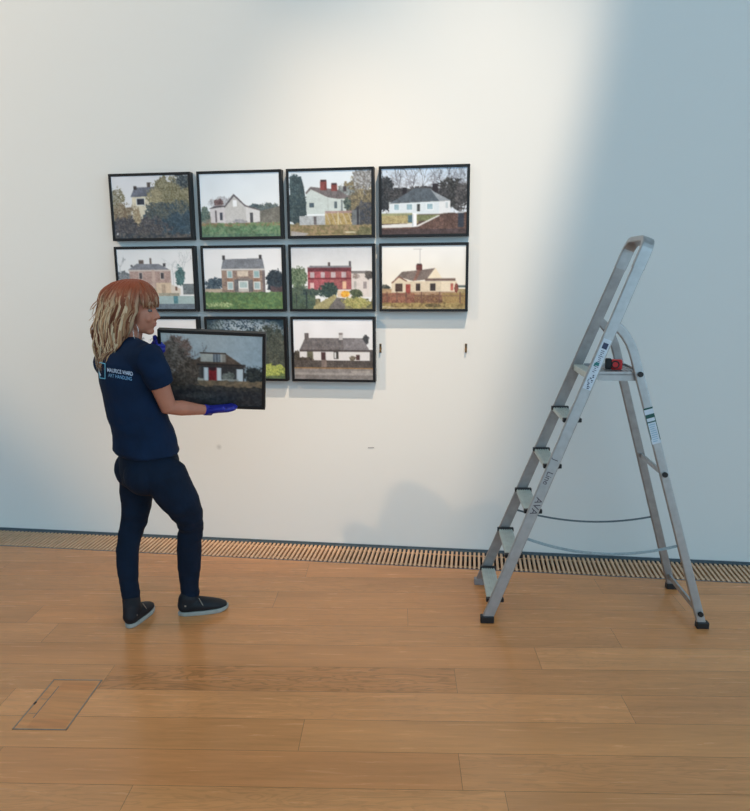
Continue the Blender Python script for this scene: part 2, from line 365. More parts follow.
# ------------------------------------------------------------------ pictures
GW, GH = 132, 100
def vnoise(h, w, cell, seed):
    r = np.random.RandomState(seed); gy, gx = int(h/cell)+3, int(w/cell)+3; g = r.rand(gy, gx)
    y, x = np.mgrid[0:h, 0:w]/cell; iy, ix = y.astype(int), x.astype(int); fy, fx = y-iy, x-ix
    fy, fx = fy*fy*(3-2*fy), fx*fx*(3-2*fx)
    return (g[iy, ix]*(1-fx)+g[iy, ix+1]*fx)*(1-fy)+(g[iy+1, ix]*(1-fx)+g[iy+1, ix+1]*fx)*fy
class Pic:
    """a small painted photograph; coordinates are those of rect = (x0, y0, x1, y1)"""
    def __init__(s, rect, seed):
        s.r = rect; s.seed = seed; s.H, s.W = GH*2, GW*2
        s.a = np.zeros((s.H, s.W, 3)); s.Y, s.X = np.mgrid[0:s.H, 0:s.W]
        s.X = rect[0]+(s.X+.5)/s.W*(rect[2]-rect[0]); s.Y = rect[1]+(s.Y+.5)/s.H*(rect[3]-rect[1])
    def _n(s, cell): s.seed += 1; return vnoise(s.H, s.W, cell, s.seed)
    def sky(s, top, bot, y=None):
        t = np.clip((s.Y-s.r[1])/((y or s.r[3])-s.r[1]), 0, 1)[..., None]
        s.a[:] = np.array(top)*(1-t)+np.array(bot)*t; s.a += (s._n(40)-.5)[..., None]*8
    def mask(s, pts):
        m = np.zeros((s.H, s.W), bool); n = len(pts)
        for i in range(n):
            x0, y0 = pts[i]; x1, y1 = pts[(i+1) % n]
            if y0 == y1: continue
            c = ((y0 > s.Y) != (y1 > s.Y)) & (s.X < (x1-x0)*(s.Y-y0)/(y1-y0)+x0); m ^= c
        return m
    def put(s, m, col, tex=0, cell=3, col2=None):
        n = s._n(cell)[..., None]; c = np.array(col, float)
        if col2 is not None:
            n2 = np.clip((n-.35)/.3, 0, 1); c = c*(1-n2)+np.array(col2, float)*n2
        v = c + (s._n(2)[..., None]-.5)*2*tex + np.zeros_like(s.a)
        mm = m[..., None].astype(float) if m.dtype == bool else m[..., None]
        s.a = s.a*(1-mm)+v*mm
    def poly(s, pts, col, **k): s.put(s.mask(pts), col, **k)
    def rect(s, x0, y0, x1, y1, col, **k): s.poly([(x0, y0), (x1, y0), (x1, y1), (x0, y1)], col, **k)
    def bush(s, cx, cy, rx, ry, col, col2, rag=.5, cell=6, tex=18):
        d = ((s.X-cx)/rx)**2+((s.Y-cy)/ry)**2; n = s._n(cell*1.6)*.45+s._n(3.2)*.35+s._n(1.5)*.2
        s.put(d+(n-.5)*3.0*(rag+.12) < .95, col, tex=tex, cell=3.2, col2=col2)
    def below(s, y, col, col2=None, rag=0, cell=8, tex=10, amp=None):
        n = s._n(cell); s.put(s.Y > y+(n-.5)*rag, col, tex=tex, cell=6, col2=col2)
    def window(s, x0, y0, x1, y1, pane, frame=(225, 225, 220), w=.12):
        s.rect(x0, y0, x1, y1, frame); d = (x1-x0)*w
        s.rect(x0+d, y0+d, x1-d, y1-d, pane, tex=10)
    def branches(s, x, y, h, col, n=7, spread=.35, w=2.0):
        r = random.Random(s.seed)
        def br(x, y, l, a, d):
            x1, y1 = x+math.sin(a)*l, y-math.cos(a)*l; ww = w*(.35+.2*d)
            s.poly([(x-ww, y), (x+ww, y), (x1+ww*.7, y1), (x1-ww*.7, y1)], col)
            if d > 0:
                for _ in range(3): br(x1, y1, l*r.uniform(.55, .8), a+r.uniform(-spread, spread)*2, d-1)
        br(x, y, h*.42, 0, 3)
    def haze(s, cx, cy, rx, ry, col, amt=.5):
        d = ((s.X-cx)/rx)**2+((s.Y-cy)/ry)**2; n = s._n(3)*.7+s._n(7)*.3
        m = np.clip(1-d, 0, 1)*amt*np.clip((n-.35)*4, 0, 1); s.put(m, col, tex=10)
    def out(s):
        a = np.clip(s.a, 0, 255)
        lum = a.mean(2, keepdims=True); dark = np.clip((225-lum)/120, 0, 1)
        nz = (s._n(1.6)-.5)*.24+(s._n(4)-.5)*.18+(s._n(11)-.5)*.22
        a = a*(1+nz[..., None]*dark)
        lum = a.mean(2, keepdims=True); a = lum+(a-lum)*.84
        a = np.clip(a, 0, 255).reshape(GH, 2, GW, 2, 3).mean((1, 3))
        k = np.pad(a, ((1, 1), (1, 1), (0, 0)), 'edge')
        return .5*a+.125*(k[:-2, 1:-1]+k[2:, 1:-1]+k[1:-1, :-2]+k[1:-1, 2:])

def art_overgrown():
    p = Pic((72, 112, 685, 598), 11); p.sky((226, 226, 230), (236, 234, 234), 350)
    p.bush(100, 300, 70, 90, (120, 112, 80), (170, 165, 150), .8)
    p.rect(230, 272, 400, 460, (226, 214, 186), tex=8); p.poly([(220, 275), (255, 203), (430, 200), (400, 272)], (112, 116, 130), tex=8)
    p.rect(248, 193, 274, 218, (70, 62, 64)); p.rect(358, 165, 382, 202, (96, 84, 80))
    p.rect(262, 285, 332, 342, (235, 232, 226)); p.rect(270, 290, 328, 335, (52, 58, 72), tex=12)
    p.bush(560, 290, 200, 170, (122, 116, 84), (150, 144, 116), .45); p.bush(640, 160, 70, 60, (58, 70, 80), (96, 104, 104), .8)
    p.bush(420, 300, 60, 80, (150, 140, 106), (176, 164, 130), .8)
    p.bush(560, 470, 250, 140, (54, 76, 92), (70, 90, 102), .35, tex=8); p.bush(430, 390, 110, 70, (70, 84, 92), (104, 106, 96), .7); p.bush(620, 360, 80, 60, (64, 82, 92), (110, 110, 96), .7)  # dark teal bush shapes paint in the bluish reflection on the glass
    p.bush(140, 420, 120, 90, (128, 108, 86), (160, 146, 120), .7); p.bush(260, 520, 260, 100, (74, 76, 84), (104, 98, 96), .5)
    p.bush(265, 420, 30, 70, (190, 174, 140), (150, 130, 100), .7); p.below(560, (66, 72, 80), (104, 100, 96), 40)
    return p.out()
def art_gable():
    p = Pic((55, 92, 685, 585), 21); p.sky((222, 232, 240), (232, 238, 242), 350)
    p.bush(230, 320, 90, 50, (170, 172, 178), (196, 198, 204), .9); p.bush(500, 360, 70, 30, (74, 92, 104), (96, 112, 112), .6); p.bush(600, 370, 130, 40, (80, 96, 104), (104, 116, 112), .6)
    p.below(385, (130, 128, 118), (150, 146, 128), 8); p.poly([(450, 400), (690, 350), (690, 480), (450, 480)], (118, 116, 108), tex=14)
    p.bush(90, 410, 40, 60, (78, 100, 96), (104, 122, 110), .6); p.bush(205, 318, 40, 30, (96, 74, 78), (120, 96, 96), .5)
    p.poly([(130, 370), (170, 335), (250, 335), (250, 482), (135, 470)], (212, 206, 208), tex=10); p.poly([(120, 365), (165, 340), (250, 338), (250, 348)], (96, 92, 98))
    p.poly([(248, 345), (325, 258), (415, 345), (418, 482), (252, 485)], (200, 198, 196), tex=10)
    p.poly([(240, 350), (322, 252), (332, 258), (420, 345), (412, 352), (326, 270), (250, 356)], (104, 98, 104))
    p.poly([(415, 345), (525, 378), (525, 468), (418, 482)], (218, 216, 216), tex=10); p.poly([(412, 338), (528, 375), (526, 384), (412, 350)], (110, 104, 108))
    p.rect(315, 298, 345, 348, (242, 244, 248)); p.rect(208, 392, 230, 452, (66, 70, 84)); p.rect(446, 398, 470, 476, (84, 84, 90)); p.rect(170, 375, 184, 470, (120, 112, 116))
    p.bush(360, 470, 60, 22, (150, 150, 160), (170, 168, 172), .4)
    p.below(482, (94, 132, 92), (120, 150, 108), 10); p.below(475, (150, 128, 96), (112, 140, 96), 8) ; p.below(500, (92, 130, 94), (118, 146, 110), 12); p.below(560, (84, 118, 96), (106, 138, 106), 14)
    return p.out()
def art_cedar():
    p = Pic((52, 82, 692, 580), 31); p.sky((214, 226, 236), (224, 232, 236), 300)
    p.bush(600, 300, 170, 150, (104, 96, 80), (140, 128, 96), .6); p.bush(640, 150, 90, 90, (120, 118, 116), (170, 174, 178), .9)
    p.bush(480, 240, 80, 40, (110, 120, 120), (150, 158, 160), .9)
    p.poly([(185, 255), (225, 215), (345, 285), (500, 300), (495, 410), (190, 410)], (196, 208, 206), tex=9)
    p.poly([(180, 250), (220, 203), (430, 228), (535, 292), (440, 300), (352, 285), (225, 222), (190, 258)], (116, 108, 110), tex=10)
    p.rect(298, 165, 348, 232, (132, 66, 62), tex=10); p.rect(300, 152, 345, 166, (70, 46, 50)); p.rect(382, 190, 428, 240, (132, 66, 62), tex=10); p.rect(384, 180, 425, 192, (70, 46, 50)); p.rect(475, 205, 497, 245, (80, 72, 76))
    p.rect(210, 325, 246, 362, (74, 92, 104)); p.rect(404, 318, 426, 372, (88, 104, 112)); p.rect(455, 305, 470, 400, (128, 140, 142)); p.rect(352, 290, 356, 410, (158, 168, 168))
    p.bush(505, 340, 30, 50, (66, 84, 84), (98, 108, 96), .5)
    p.poly([(62, 150), (84, 118), (98, 100), (108, 125), (150, 122), (170, 200), (182, 300), (188, 420), (62, 430)], (58, 76, 84), tex=10, col2=(72, 90, 94)); p.bush(110, 360, 78, 140, (52, 70, 78), (74, 90, 92), .3, tex=8); p.bush(95, 180, 40, 90, (58, 76, 84), (74, 92, 96), .5)
    p.below(480, (146, 128, 96), (124, 116, 88), 20); p.rect(130, 425, 330, 495, (172, 178, 182), tex=20); p.rect(240, 430, 262, 492, (104, 100, 104))
    p.rect(330, 395, 540, 495, (176, 152, 96), tex=26); 
    for i in range(5): p.poly([(335+i*42, 400), (343+i*42, 400), (375+i*42, 490), (367+i*42, 490)], (186, 172, 150))
    p.rect(330, 392, 540, 408, (168, 140, 134), tex=20); p.rect(428, 395, 436, 500, (216, 206, 168))
    p.bush(640, 430, 110, 110, (66, 72, 84), (88, 86, 84), .3); p.rect(540, 385, 600, 500, (112, 118, 122), tex=8); p.rect(576, 360, 592, 505, (58, 58, 66))
    p.below(498, (156, 134, 100), (128, 118, 80), 8); p.poly([(60, 540), (200, 560), (160, 590), (60, 590)], (170, 164, 160), tex=8); p.poly([(480, 550), (590, 552), (580, 562), (490, 560)], (196, 190, 160)); p.bush(640, 550, 80, 40, (104, 104, 72), (120, 116, 84), .5)
    return p.out()
def art_bungalow():
    p = Pic((62, 85, 675, 568), 41); p.sky((196, 216, 236), (220, 226, 234), 260)
    for x in (120, 190, 290, 360, 440, 550, 640): p.branches(x, 330, 260, (84, 84, 92), w=2.2)
    for x in (150, 280, 450, 560, 640): p.haze(x, 200, 80, 110, (110, 108, 116), .7)
    p.bush(90, 270, 60, 140, (44, 48, 54), (66, 68, 72), .45); p.bush(160, 300, 60, 70, (52, 56, 62), (80, 80, 82), .5); p.bush(560, 270, 90, 110, (48, 48, 50), (78, 76, 74), .6); p.bush(640, 300, 60, 100, (60, 58, 60), (90, 86, 86), .6)
    p.bush(330, 270, 260, 50, (58, 58, 62), (84, 82, 84), .5)
    p.rect(215, 225, 245, 270, (44, 40, 46)); p.rect(430, 200, 468, 262, (50, 44, 50))
    p.below(415, (104, 84, 74), (88, 70, 62), 6)
    p.rect(118, 330, 480, 420, (214, 224, 230), tex=6); p.poly([(478, 330), (556, 325), (556, 408), (478, 422)], (226, 228, 230), tex=6)
    p.poly([(118, 340), (300, 232), (410, 234), (480, 328)], (88, 98, 108), tex=8); p.poly([(410, 234), (445, 262), (560, 325), (480, 330)], (150, 158, 166), tex=8)
    for x0, x1 in ((150, 195), (240, 290), (385, 438)): p.window(x0, 340, x1, 392, (150, 182, 196), (232, 238, 240))
    p.rect(320, 345, 340, 400, (62, 66, 66)); p.rect(525, 335, 540, 380, (190, 200, 206))
    p.rect(62, 420, 330, 485, (176, 160, 110), tex=22); p.rect(62, 412, 300, 428, (150, 152, 110), tex=16); p.rect(320, 425, 480, 470, (128, 134, 92), tex=18); p.rect(255, 425, 285, 480, (80, 112, 122))
    p.poly([(62, 495), (300, 485), (300, 515), (62, 518)], (222, 222, 220), tex=6); p.poly([(318, 502), (470, 430), (490, 432), (320, 515)], (228, 226, 224), tex=5)
    p.poly([(320, 515), (490, 430), (675, 410), (675, 580), (62, 580), (62, 518)], (92, 68, 62), tex=14, col2=(112, 84, 74)); p.rect(62, 530, 675, 580, (82, 66, 66), tex=12)
    p.rect(286, 412, 318, 512, (240, 240, 242), tex=4); p.rect(286, 418, 295, 512, (196, 204, 210)); p.rect(612, 415, 655, 520, (56, 60, 72), tex=10); p.rect(610, 405, 650, 415, (214, 214, 214))
    return p.out()
def art_pink_house():
    p = Pic((78, 98, 680, 565), 51); p.sky((234, 234, 234), (240, 238, 236), 350)
    p.branches(590, 400, 270, (150, 160, 166), w=1.6, spread=.5); p.branches(520, 380, 190, (170, 176, 180), w=1.2); p.branches(100, 300, 150, (140, 146, 150), w=1.5)
    p.bush(130, 310, 60, 40, (112, 122, 128), (150, 152, 156), .6)
    p.rect(172, 262, 500, 450, (196, 164, 152), tex=10, col2=(182, 150, 140)); p.poly([(160, 260), (235, 212), (345, 215), (410, 215), (502, 265)], (136, 138, 146), tex=6); p.rect(165, 258, 500, 270, (216, 200, 190))
    p.rect(350, 262, 372, 450, (206, 178, 164)); p.rect(252, 185, 290, 212, (110, 96, 90)); p.rect(337, 170, 354, 215, (120, 110, 104)); p.rect(185, 222, 202, 236, (80, 84, 92)); p.rect(442, 210, 464, 236, (80, 78, 84))
    for x0, x1 in ((244, 276), (416, 448)): p.rect(x0, 278, x1, 334, (226, 210, 198)); p.rect(x0+4, 282, x1-4, 328, (84, 78, 84), tex=14)
    p.rect(380, 360, 500, 460, (222, 196, 166), tex=8); p.poly([(495, 370), (570, 405), (570, 450), (495, 450)], (226, 212, 196)); p.rect(422, 372, 452, 440, (186, 160, 136), tex=10); p.rect(530, 390, 545, 420, (120, 90, 76))
    p.rect(205, 400, 380, 460, (160, 150, 130), tex=20)
    p.bush(570, 310, 38, 75, (70, 110, 112), (96, 130, 128), .5); p.rect(590, 370, 680, 450, (120, 130, 134), tex=22); p.rect(395, 440, 560, 465, (168, 160, 140), tex=20)
    p.rect(78, 462, 680, 525, (168, 192, 192), tex=5); p.rect(512, 462, 545, 520, (86, 140, 152)); p.rect(78, 522, 680, 565, (112, 128, 142), tex=6)
    return p.out()
def art_stone_house():
    p = Pic((45, 90, 655, 565), 61); p.sky((230, 230, 232), (238, 238, 238), 350)
    p.bush(120, 380, 90, 60, (58, 78, 96), (88, 104, 114), .6); p.bush(600, 350, 75, 85, (46, 56, 68), (70, 78, 84), .35); p.rect(560, 330, 655, 440, (92, 76, 80), tex=12); p.bush(600, 330, 70, 70, (44, 56, 68), (64, 74, 82), .4)
    p.rect(45, 405, 190, 435, (186, 168, 148), tex=10)
    p.rect(183, 255, 520, 440, (166, 140, 122), tex=16, col2=(146, 124, 116)); p.rect(500, 262, 522, 440, (122, 110, 112)); p.poly([(180, 262), (200, 178), (505, 172), (520, 258)], (126, 130, 138), tex=8); p.rect(180, 252, 520, 264, (214, 210, 206))
    p.rect(195, 150, 216, 182, (64, 62, 66)); p.rect(480, 148, 500, 178, (64, 62, 66))
    for x0, x1 in ((226, 268), (432, 480)):
        p.window(x0, 265, x1, 322, (150, 184, 186), (212, 216, 214)); p.rect(x0, 325, x1, 346, (158, 118, 96), tex=10); p.window(x0, 352, x1+4, 412, (160, 186, 188), (226, 226, 222))
    p.rect(306, 268, 392, 310, (214, 196, 176), tex=14); p.rect(280, 335, 425, 430, (108, 106, 108), tex=12); p.window(312, 345, 390, 405, (170, 194, 194), (232, 232, 228)); p.rect(310, 405, 392, 430, (198, 192, 186)); p.poly([(300, 335), (325, 318), (400, 322), (425, 340)], (140, 128, 122))
    p.below(432, (104, 134, 84), (86, 120, 80), 10); p.below(470, (88, 124, 80), (108, 138, 84), 30); p.bush(160, 530, 120, 16, (180, 196, 140), (120, 150, 96), .9)
    return p.out()
def art_red_house():
    p = Pic((58, 82, 682, 565), 71); p.sky((200, 204, 210), (236, 234, 232), 300)
    p.bush(110, 320, 70, 85, (84, 106, 80), (124, 140, 108), .45); p.bush(120, 480, 110, 110, (74, 92, 80), (98, 112, 88), .4)
    p.rect(520, 275, 660, 470, (222, 210, 202), tex=10); p.rect(520, 270, 660, 290, (132, 126, 124)); p.bush(655, 300, 30, 36, (84, 78, 76), (104, 98, 92), .5); p.rect(655, 330, 682, 470, (226, 218, 212)); p.rect(610, 352, 636, 405, (160, 148, 146)); p.rect(540, 350, 560, 400, (186, 178, 172)); p.bush(555, 310, 30, 20, (140, 124, 116), (180, 166, 160), .7)
    p.rect(185, 240, 355, 412, (172, 84, 92), tex=12, col2=(190, 92, 98)); p.rect(350, 240, 522, 412, (172, 92, 92), tex=12, col2=(154, 84, 86)); p.poly([(185, 245), (205, 228), (520, 230), (525, 250)], (132, 132, 138), tex=8)
    p.rect(185, 245, 522, 272, (112, 52, 60), tex=12); p.rect(185, 322, 522, 334, (128, 50, 58)); p.rect(345, 203, 361, 232, (84, 70, 70)); p.rect(505, 195, 520, 235, (72, 66, 70))
    for x0, x1 in ((205, 238), (288, 318), (366, 400), (446, 480)): p.rect(x0, 278, x1, 322, (196, 176, 180), tex=12)
    p.rect(202, 360, 232, 408, (232, 190, 186)); p.rect(452, 350, 482, 408, (238, 190, 150)); p.rect(288, 370, 310, 405, (176, 120, 124))
    p.bush(345, 420, 75, 65, (46, 66, 66), (70, 88, 76), .4); p.bush(200, 440, 80, 40, (56, 74, 74), (84, 98, 84), .4); p.rect(412, 420, 510, 472, (226, 200, 170), tex=10); p.bush(472, 448, 34, 26, (244, 156, 44), (250, 190, 60), .2); p.bush(555, 445, 45, 40, (72, 84, 62), (104, 112, 80), .4)
    p.below(500, (104, 104, 76), (142, 132, 92), 60); p.rect(58, 455, 240, 565, (70, 90, 78), tex=14, col2=(90, 108, 84)); p.poly([(230, 540), (390, 450), (410, 470), (330, 565), (220, 565)], (170, 160, 110), tex=20); p.poly([(340, 565), (405, 475), (470, 480), (470, 565)], (112, 106, 104), tex=10); p.bush(560, 515, 110, 45, (150, 150, 84), (190, 176, 104), .5); p.rect(170, 430, 177, 555, (36, 42, 52)); p.rect(90, 440, 96, 555, (50, 58, 62))
    return p.out()
def art_sunset_cottage():
    p = Pic((65, 66, 662, 528), 81); p.sky((240, 238, 234), (246, 236, 218), 370)
    p.bush(85, 370, 40, 22, (74, 80, 74), (100, 100, 90), .6); p.rect(65, 378, 140, 410, (186, 150, 110), tex=16); p.rect(600, 355, 662, 372, (92, 104, 100), tex=8); p.rect(600, 380, 662, 420, (170, 150, 104), tex=14)
    p.rect(136, 325, 495, 420, (226, 206, 176), tex=10); p.poly([(490, 325), (600, 322), (600, 425), (490, 430)], (240, 220, 190), tex=7); p.rect(140, 400, 600, 430, (176, 140, 108), tex=14)
    p.poly([(140, 330), (210, 255), (330, 245), (445, 230), (385, 312), (290, 322), (215, 300), (190, 290)], (128, 112, 104), tex=14); p.poly([(388, 310), (448, 228), (500, 310)], (246, 228, 196), tex=5); p.poly([(140, 335), (188, 292), (240, 325), (235, 405), (145, 405)], (230, 210, 180), tex=8); p.poly([(132, 335), (188, 285), (250, 322), (240, 326), (188, 297), (140, 340)], (140, 96, 80))
    p.rect(375, 305, 590, 322, (122, 98, 88)); p.rect(312, 205, 354, 245, (112, 60, 56), tex=10); p.rect(316, 197, 350, 208, (64, 40, 40)); p.rect(336, 90, 341, 200, (186, 184, 184)); p.rect(292, 92, 352, 97, (186, 184, 184)); p.poly([(320, 245), (345, 245), (310, 320), (290, 322)], (150, 104, 90))
    p.rect(162, 340, 214, 398, (84, 62, 54), tex=16); p.rect(310, 340, 340, 394, (70, 56, 54), tex=14); p.rect(410, 340, 450, 394, (64, 54, 54), tex=12); p.rect(236, 345, 270, 430, (166, 72, 62), tex=10); p.rect(556, 342, 574, 392, (196, 96, 80)); p.bush(596, 375, 14, 40, (120, 60, 50), (150, 80, 66), .3)
    p.below(420, (176, 132, 84), (150, 104, 70), 14); p.rect(65, 410, 300, 485, (140, 84, 70), tex=16, col2=(160, 108, 80)); p.rect(300, 425, 500, 480, (122, 84, 66), tex=18, col2=(150, 112, 76)); p.rect(500, 410, 662, 480, (170, 138, 84), tex=14)
    for x in (100, 170, 235, 345, 475, 620): p.rect(x, 400, x+9, 490, (120, 84, 70))
    p.rect(65, 428, 662, 434, (130, 96, 78)); p.below(482, (176, 150, 92), (140, 116, 70), 12); p.bush(430, 500, 60, 14, (96, 84, 56), (120, 100, 64), .5); p.poly([(65, 505), (300, 525), (65, 530)], (216, 196, 160), tex=8); p.below(515, (148, 132, 84), (190, 164, 112), 8)
    return p.out()
def art_bare_trees_white():
    p = Pic((0, 0, 100, 80), 91); p.sky((236, 236, 238), (240, 240, 240), 60)
    p.bush(20, 62, 30, 30, (96, 112, 120), (150, 160, 166), .8); p.bush(60, 66, 40, 26, (70, 92, 108), (150, 162, 170), .9); p.rect(42, 36, 47, 46, (60, 64, 70))
    p.rect(30, 45, 60, 64, (214, 216, 218), tex=10); p.poly([(28, 46), (34, 38), (58, 38), (64, 46)], (110, 118, 126)); p.below(62, (84, 110, 96), (120, 140, 120), 6); p.rect(0, 66, 40, 70, (230, 232, 234))
    return p.out()
def art_ivy_trees():
    p = Pic((0, 0, 100, 80), 101); p.sky((36, 58, 74), (44, 60, 66))
    p.put(np.ones((p.H, p.W), bool), (36, 60, 76), tex=8, cell=14, col2=(56, 76, 80)); p.haze(45, 12, 50, 20, (190, 206, 220), .9); p.haze(80, 20, 26, 18, (220, 228, 236), .9)
    p.bush(78, 45, 30, 34, (52, 64, 62), (76, 84, 76), .5); p.rect(50, 42, 66, 62, (206, 206, 206), tex=6); p.rect(66, 44, 70, 62, (80, 84, 84)); p.bush(60, 30, 20, 14, (40, 56, 64), (60, 74, 74), .5); p.bush(90, 44, 14, 26, (70, 78, 72), (92, 96, 84), .5)
    p.below(64, (126, 142, 74), (96, 118, 70), 5); p.bush(80, 68, 26, 8, (190, 198, 92), (140, 158, 80), .5); p.below(76, (78, 100, 72), (100, 116, 78), 4)
    return p.out()
def art_long_cottage():
    p = Pic((70, 62, 622, 478), 111); p.sky((240, 238, 240), (238, 236, 236), 280)
    p.bush(105, 320, 50, 45, (66, 60, 54), (96, 88, 76), .5); p.bush(570, 205, 24, 30, (66, 66, 70), (96, 96, 98), .6); p.rect(590, 270, 622, 360, (90, 84, 84), tex=10)
    p.rect(112, 275, 598, 352, (230, 224, 222), tex=6); p.poly([(112, 275), (150, 196), (180, 192), (548, 190), (600, 278)], (112, 106, 108), tex=14, col2=(126, 118, 116)); p.poly([(415, 200), (548, 190), (600, 278), (420, 272)], (136, 130, 132), tex=12); p.rect(112, 272, 598, 284, (84, 74, 74))
    p.rect(150, 158, 178, 205, (110, 100, 98), tex=8); p.rect(388, 158, 416, 204, (200, 194, 192), tex=6); p.rect(388, 156, 416, 168, (140, 130, 128))
    p.rect(165, 285, 205, 335, (110, 106, 84), tex=14); p.rect(262, 288, 294, 340, (82, 56, 58)); p.rect(350, 285, 384, 335, (70, 66, 62), tex=12); p.rect(354, 288, 366, 330, (226, 222, 220)); p.rect(505, 305, 530, 340, (80, 54, 52)); p.bush(480, 330, 22, 18, (110, 100, 84), (140, 128, 110), .4)
    p.bush(130, 350, 80, 30, (70, 62, 56), (92, 82, 70), .4); p.rect(60, 345, 630, 400, (98, 88, 82), tex=14, col2=(84, 76, 72)); p.rect(265, 340, 300, 390, (136, 118, 110)); p.rect(60, 395, 630, 408, (160, 122, 78), tex=8)
    p.rect(60, 404, 630, 480, (142, 134, 130), tex=3); p.rect(70, 430, 622, 446, (164, 156, 150), tex=3); p.rect(470, 415, 600, 430, (170, 160, 152), tex=3); p.below(448, (134, 126, 122), None, 3, tex=3)
    return p.out()
def art_dormer():
    p = Pic((50, 112, 565, 492), 121); p.sky((196, 192, 184), (176, 182, 184), 330)
    p.put(np.clip((p.X-250)/300, 0, 1)*.7, (166, 180, 186), tex=2)
    for k in range(5): p.branches(100+22*k, 400, 240, (90, 66, 56), w=1.8, spread=.55)
    p.bush(130, 190, 75, 60, (118, 84, 70), (156, 124, 108), .8); p.bush(110, 250, 60, 110, (96, 78, 66), (140, 120, 104), .8); p.bush(200, 300, 70, 60, (84, 66, 54), (116, 96, 80), .5)
    p.bush(525, 330, 60, 55, (44, 46, 46), (66, 68, 62), .5)
    p.rect(240, 270, 470, 360, (86, 78, 72), tex=10); p.poly([(190, 270), (255, 225), (260, 210), (372, 208), (470, 275), (478, 284), (230, 282)], (104, 80, 64), tex=12); p.rect(228, 266, 478, 278, (58, 46, 42))
    p.rect(248, 212, 375, 256, (196, 184, 166), tex=10); p.rect(245, 207, 378, 215, (84, 64, 52)); p.rect(312, 214, 348, 256, (104, 110, 118)); p.rect(322, 214, 326, 256, (190, 186, 178)); p.rect(336, 214, 340, 256, (190, 186, 178)); p.rect(356, 216, 376, 256, (160, 146, 130))
    p.rect(250, 280, 470, 356, (62, 56, 54), tex=10); p.rect(262, 286, 286, 358, (226, 222, 216)); p.rect(328, 286, 352, 358, (226, 222, 216)); p.rect(430, 290, 464, 356, (222, 220, 216)); p.rect(288, 284, 328, 358, (150, 26, 34), tex=8); p.rect(290, 284, 326, 302, (70, 30, 34)); p.bush(390, 330, 34, 26, (110, 110, 100), (140, 138, 122), .5); p.rect(352, 345, 440, 358, (170, 164, 150), tex=10)
    p.below(355, (150, 118, 84), (120, 96, 72), 10); p.rect(170, 345, 260, 358, (190, 178, 156), tex=12); p.bush(140, 360, 100, 40, (76, 62, 52), (100, 84, 70), .5)
    p.below(385, (58, 52, 48), (76, 68, 60), 16); p.below(410, (42, 40, 42), (58, 54, 54), 20); p.bush(240, 440, 80, 20, (62, 58, 56), (78, 74, 70), .5)
    return p.out()

FW, FH, FD, BR = .5070, .3860, .046, .0152
def make_picture(name, label, cat, art, loc, rot=(0, 0, 0), group=None):
    """origin at the middle of the back; the face looks to -y"""
    t = thing(name, label, cat, loc, group, rot)
    hw, hh = FW/2, FH/2
    bm = bmesh.new()
    # moulding: four mitred sides
    o = [(-hw, -hh), (hw, -hh), (hw, hh), (-hw, hh)]; i_ = [(-hw+BR, -hh+BR), (hw-BR, -hh+BR), (hw-BR, hh-BR), (-hw+BR, hh-BR)]
    for k in range(4):
        a, b_ = o[k], o[(k+1) % 4]; c, d = i_[(k+1) % 4], i_[k]
        hexa(bm, [V((p[0], 0, p[1])) for p in (a, b_, c, d)] + [V((p[0], -FD, p[1])) for p in (a, b_, c, d)])
    obj('moulding', bm, M_black, t, bevel=.0012, segs=1)
    bm = bmesh.new(); box(bm, (-hw+.004, -.012, -hh+.004), (hw-.004, -.004, hh-.004)); obj('backing_board', bm, M_blackplastic, t)
    iw, ih = FW-2*BR, FH-2*BR
    me = bpy.data.meshes.new('print')
    gx, gz = np.meshgrid(np.linspace(-iw/2, iw/2, GW), np.linspace(ih/2, -ih/2, GH))
    vs = np.stack([gx, np.full_like(gx, -FD+.0045), gz], -1).reshape(-1, 3)
    idx = np.arange(GW*GH).reshape(GH, GW)
    fc = np.stack([idx[:-1, :-1], idx[1:, :-1], idx[1:, 1:], idx[:-1, 1:]], -1).reshape(-1, 4)
    me.from_pydata(vs.tolist(), [], fc.tolist())
    c = lin(art.reshape(-1, 3))*np.array([.97, 1.0, 1.06])+.003
    vcol(me, np.concatenate([c, np.ones((len(c), 1))], 1)); me.materials.append(M_print)
    obj('print', me, M_print, t)
    return t
PX = [-2.0185, -1.4735, -.9395, -.4055]; PZ = [2.2720, 1.8525, 1.4352]
GRP = 'framed house photographs hung on the wall'
pics = [
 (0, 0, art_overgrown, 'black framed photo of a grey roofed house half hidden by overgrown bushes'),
 (1, 0, art_gable, 'black framed photo of a white gabled cottage on green grass, top row'),
 (2, 0, art_cedar, 'black framed photo of a pale cottage with two red chimneys beside a dark conifer'),
 (3, 0, art_bungalow, 'black framed photo of a white bungalow with a slate hipped roof and brown drive'),
 (0, 1, art_pink_house, 'black framed photo of a pinkish two-storey house, behind the woman\'s head'),
 (1, 1, art_stone_house, 'black framed photo of a symmetrical stone two-storey house above a green lawn'),
 (2, 1, art_red_house, 'black framed photo of a long red terraced house with white neighbour'),
 (3, 1, art_sunset_cottage, 'black framed photo of a cream cottage with aerial and wooden fence in warm light'),
 (0, 2, art_bare_trees_white, 'black framed photo almost hidden behind the woman and the picture she holds'),
 (1, 2, art_ivy_trees, 'black framed photo of dark trees over yellow-green grass, partly behind the held picture'),
 (2, 2, art_long_cottage, 'black framed photo of a long low white cottage by a grey road, bottom row'),
]
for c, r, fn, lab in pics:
    make_picture('framed_photograph', lab, 'picture', fn(), (PX[c]+FW/2, .0008, PZ[r]-FH/2), group=GRP)
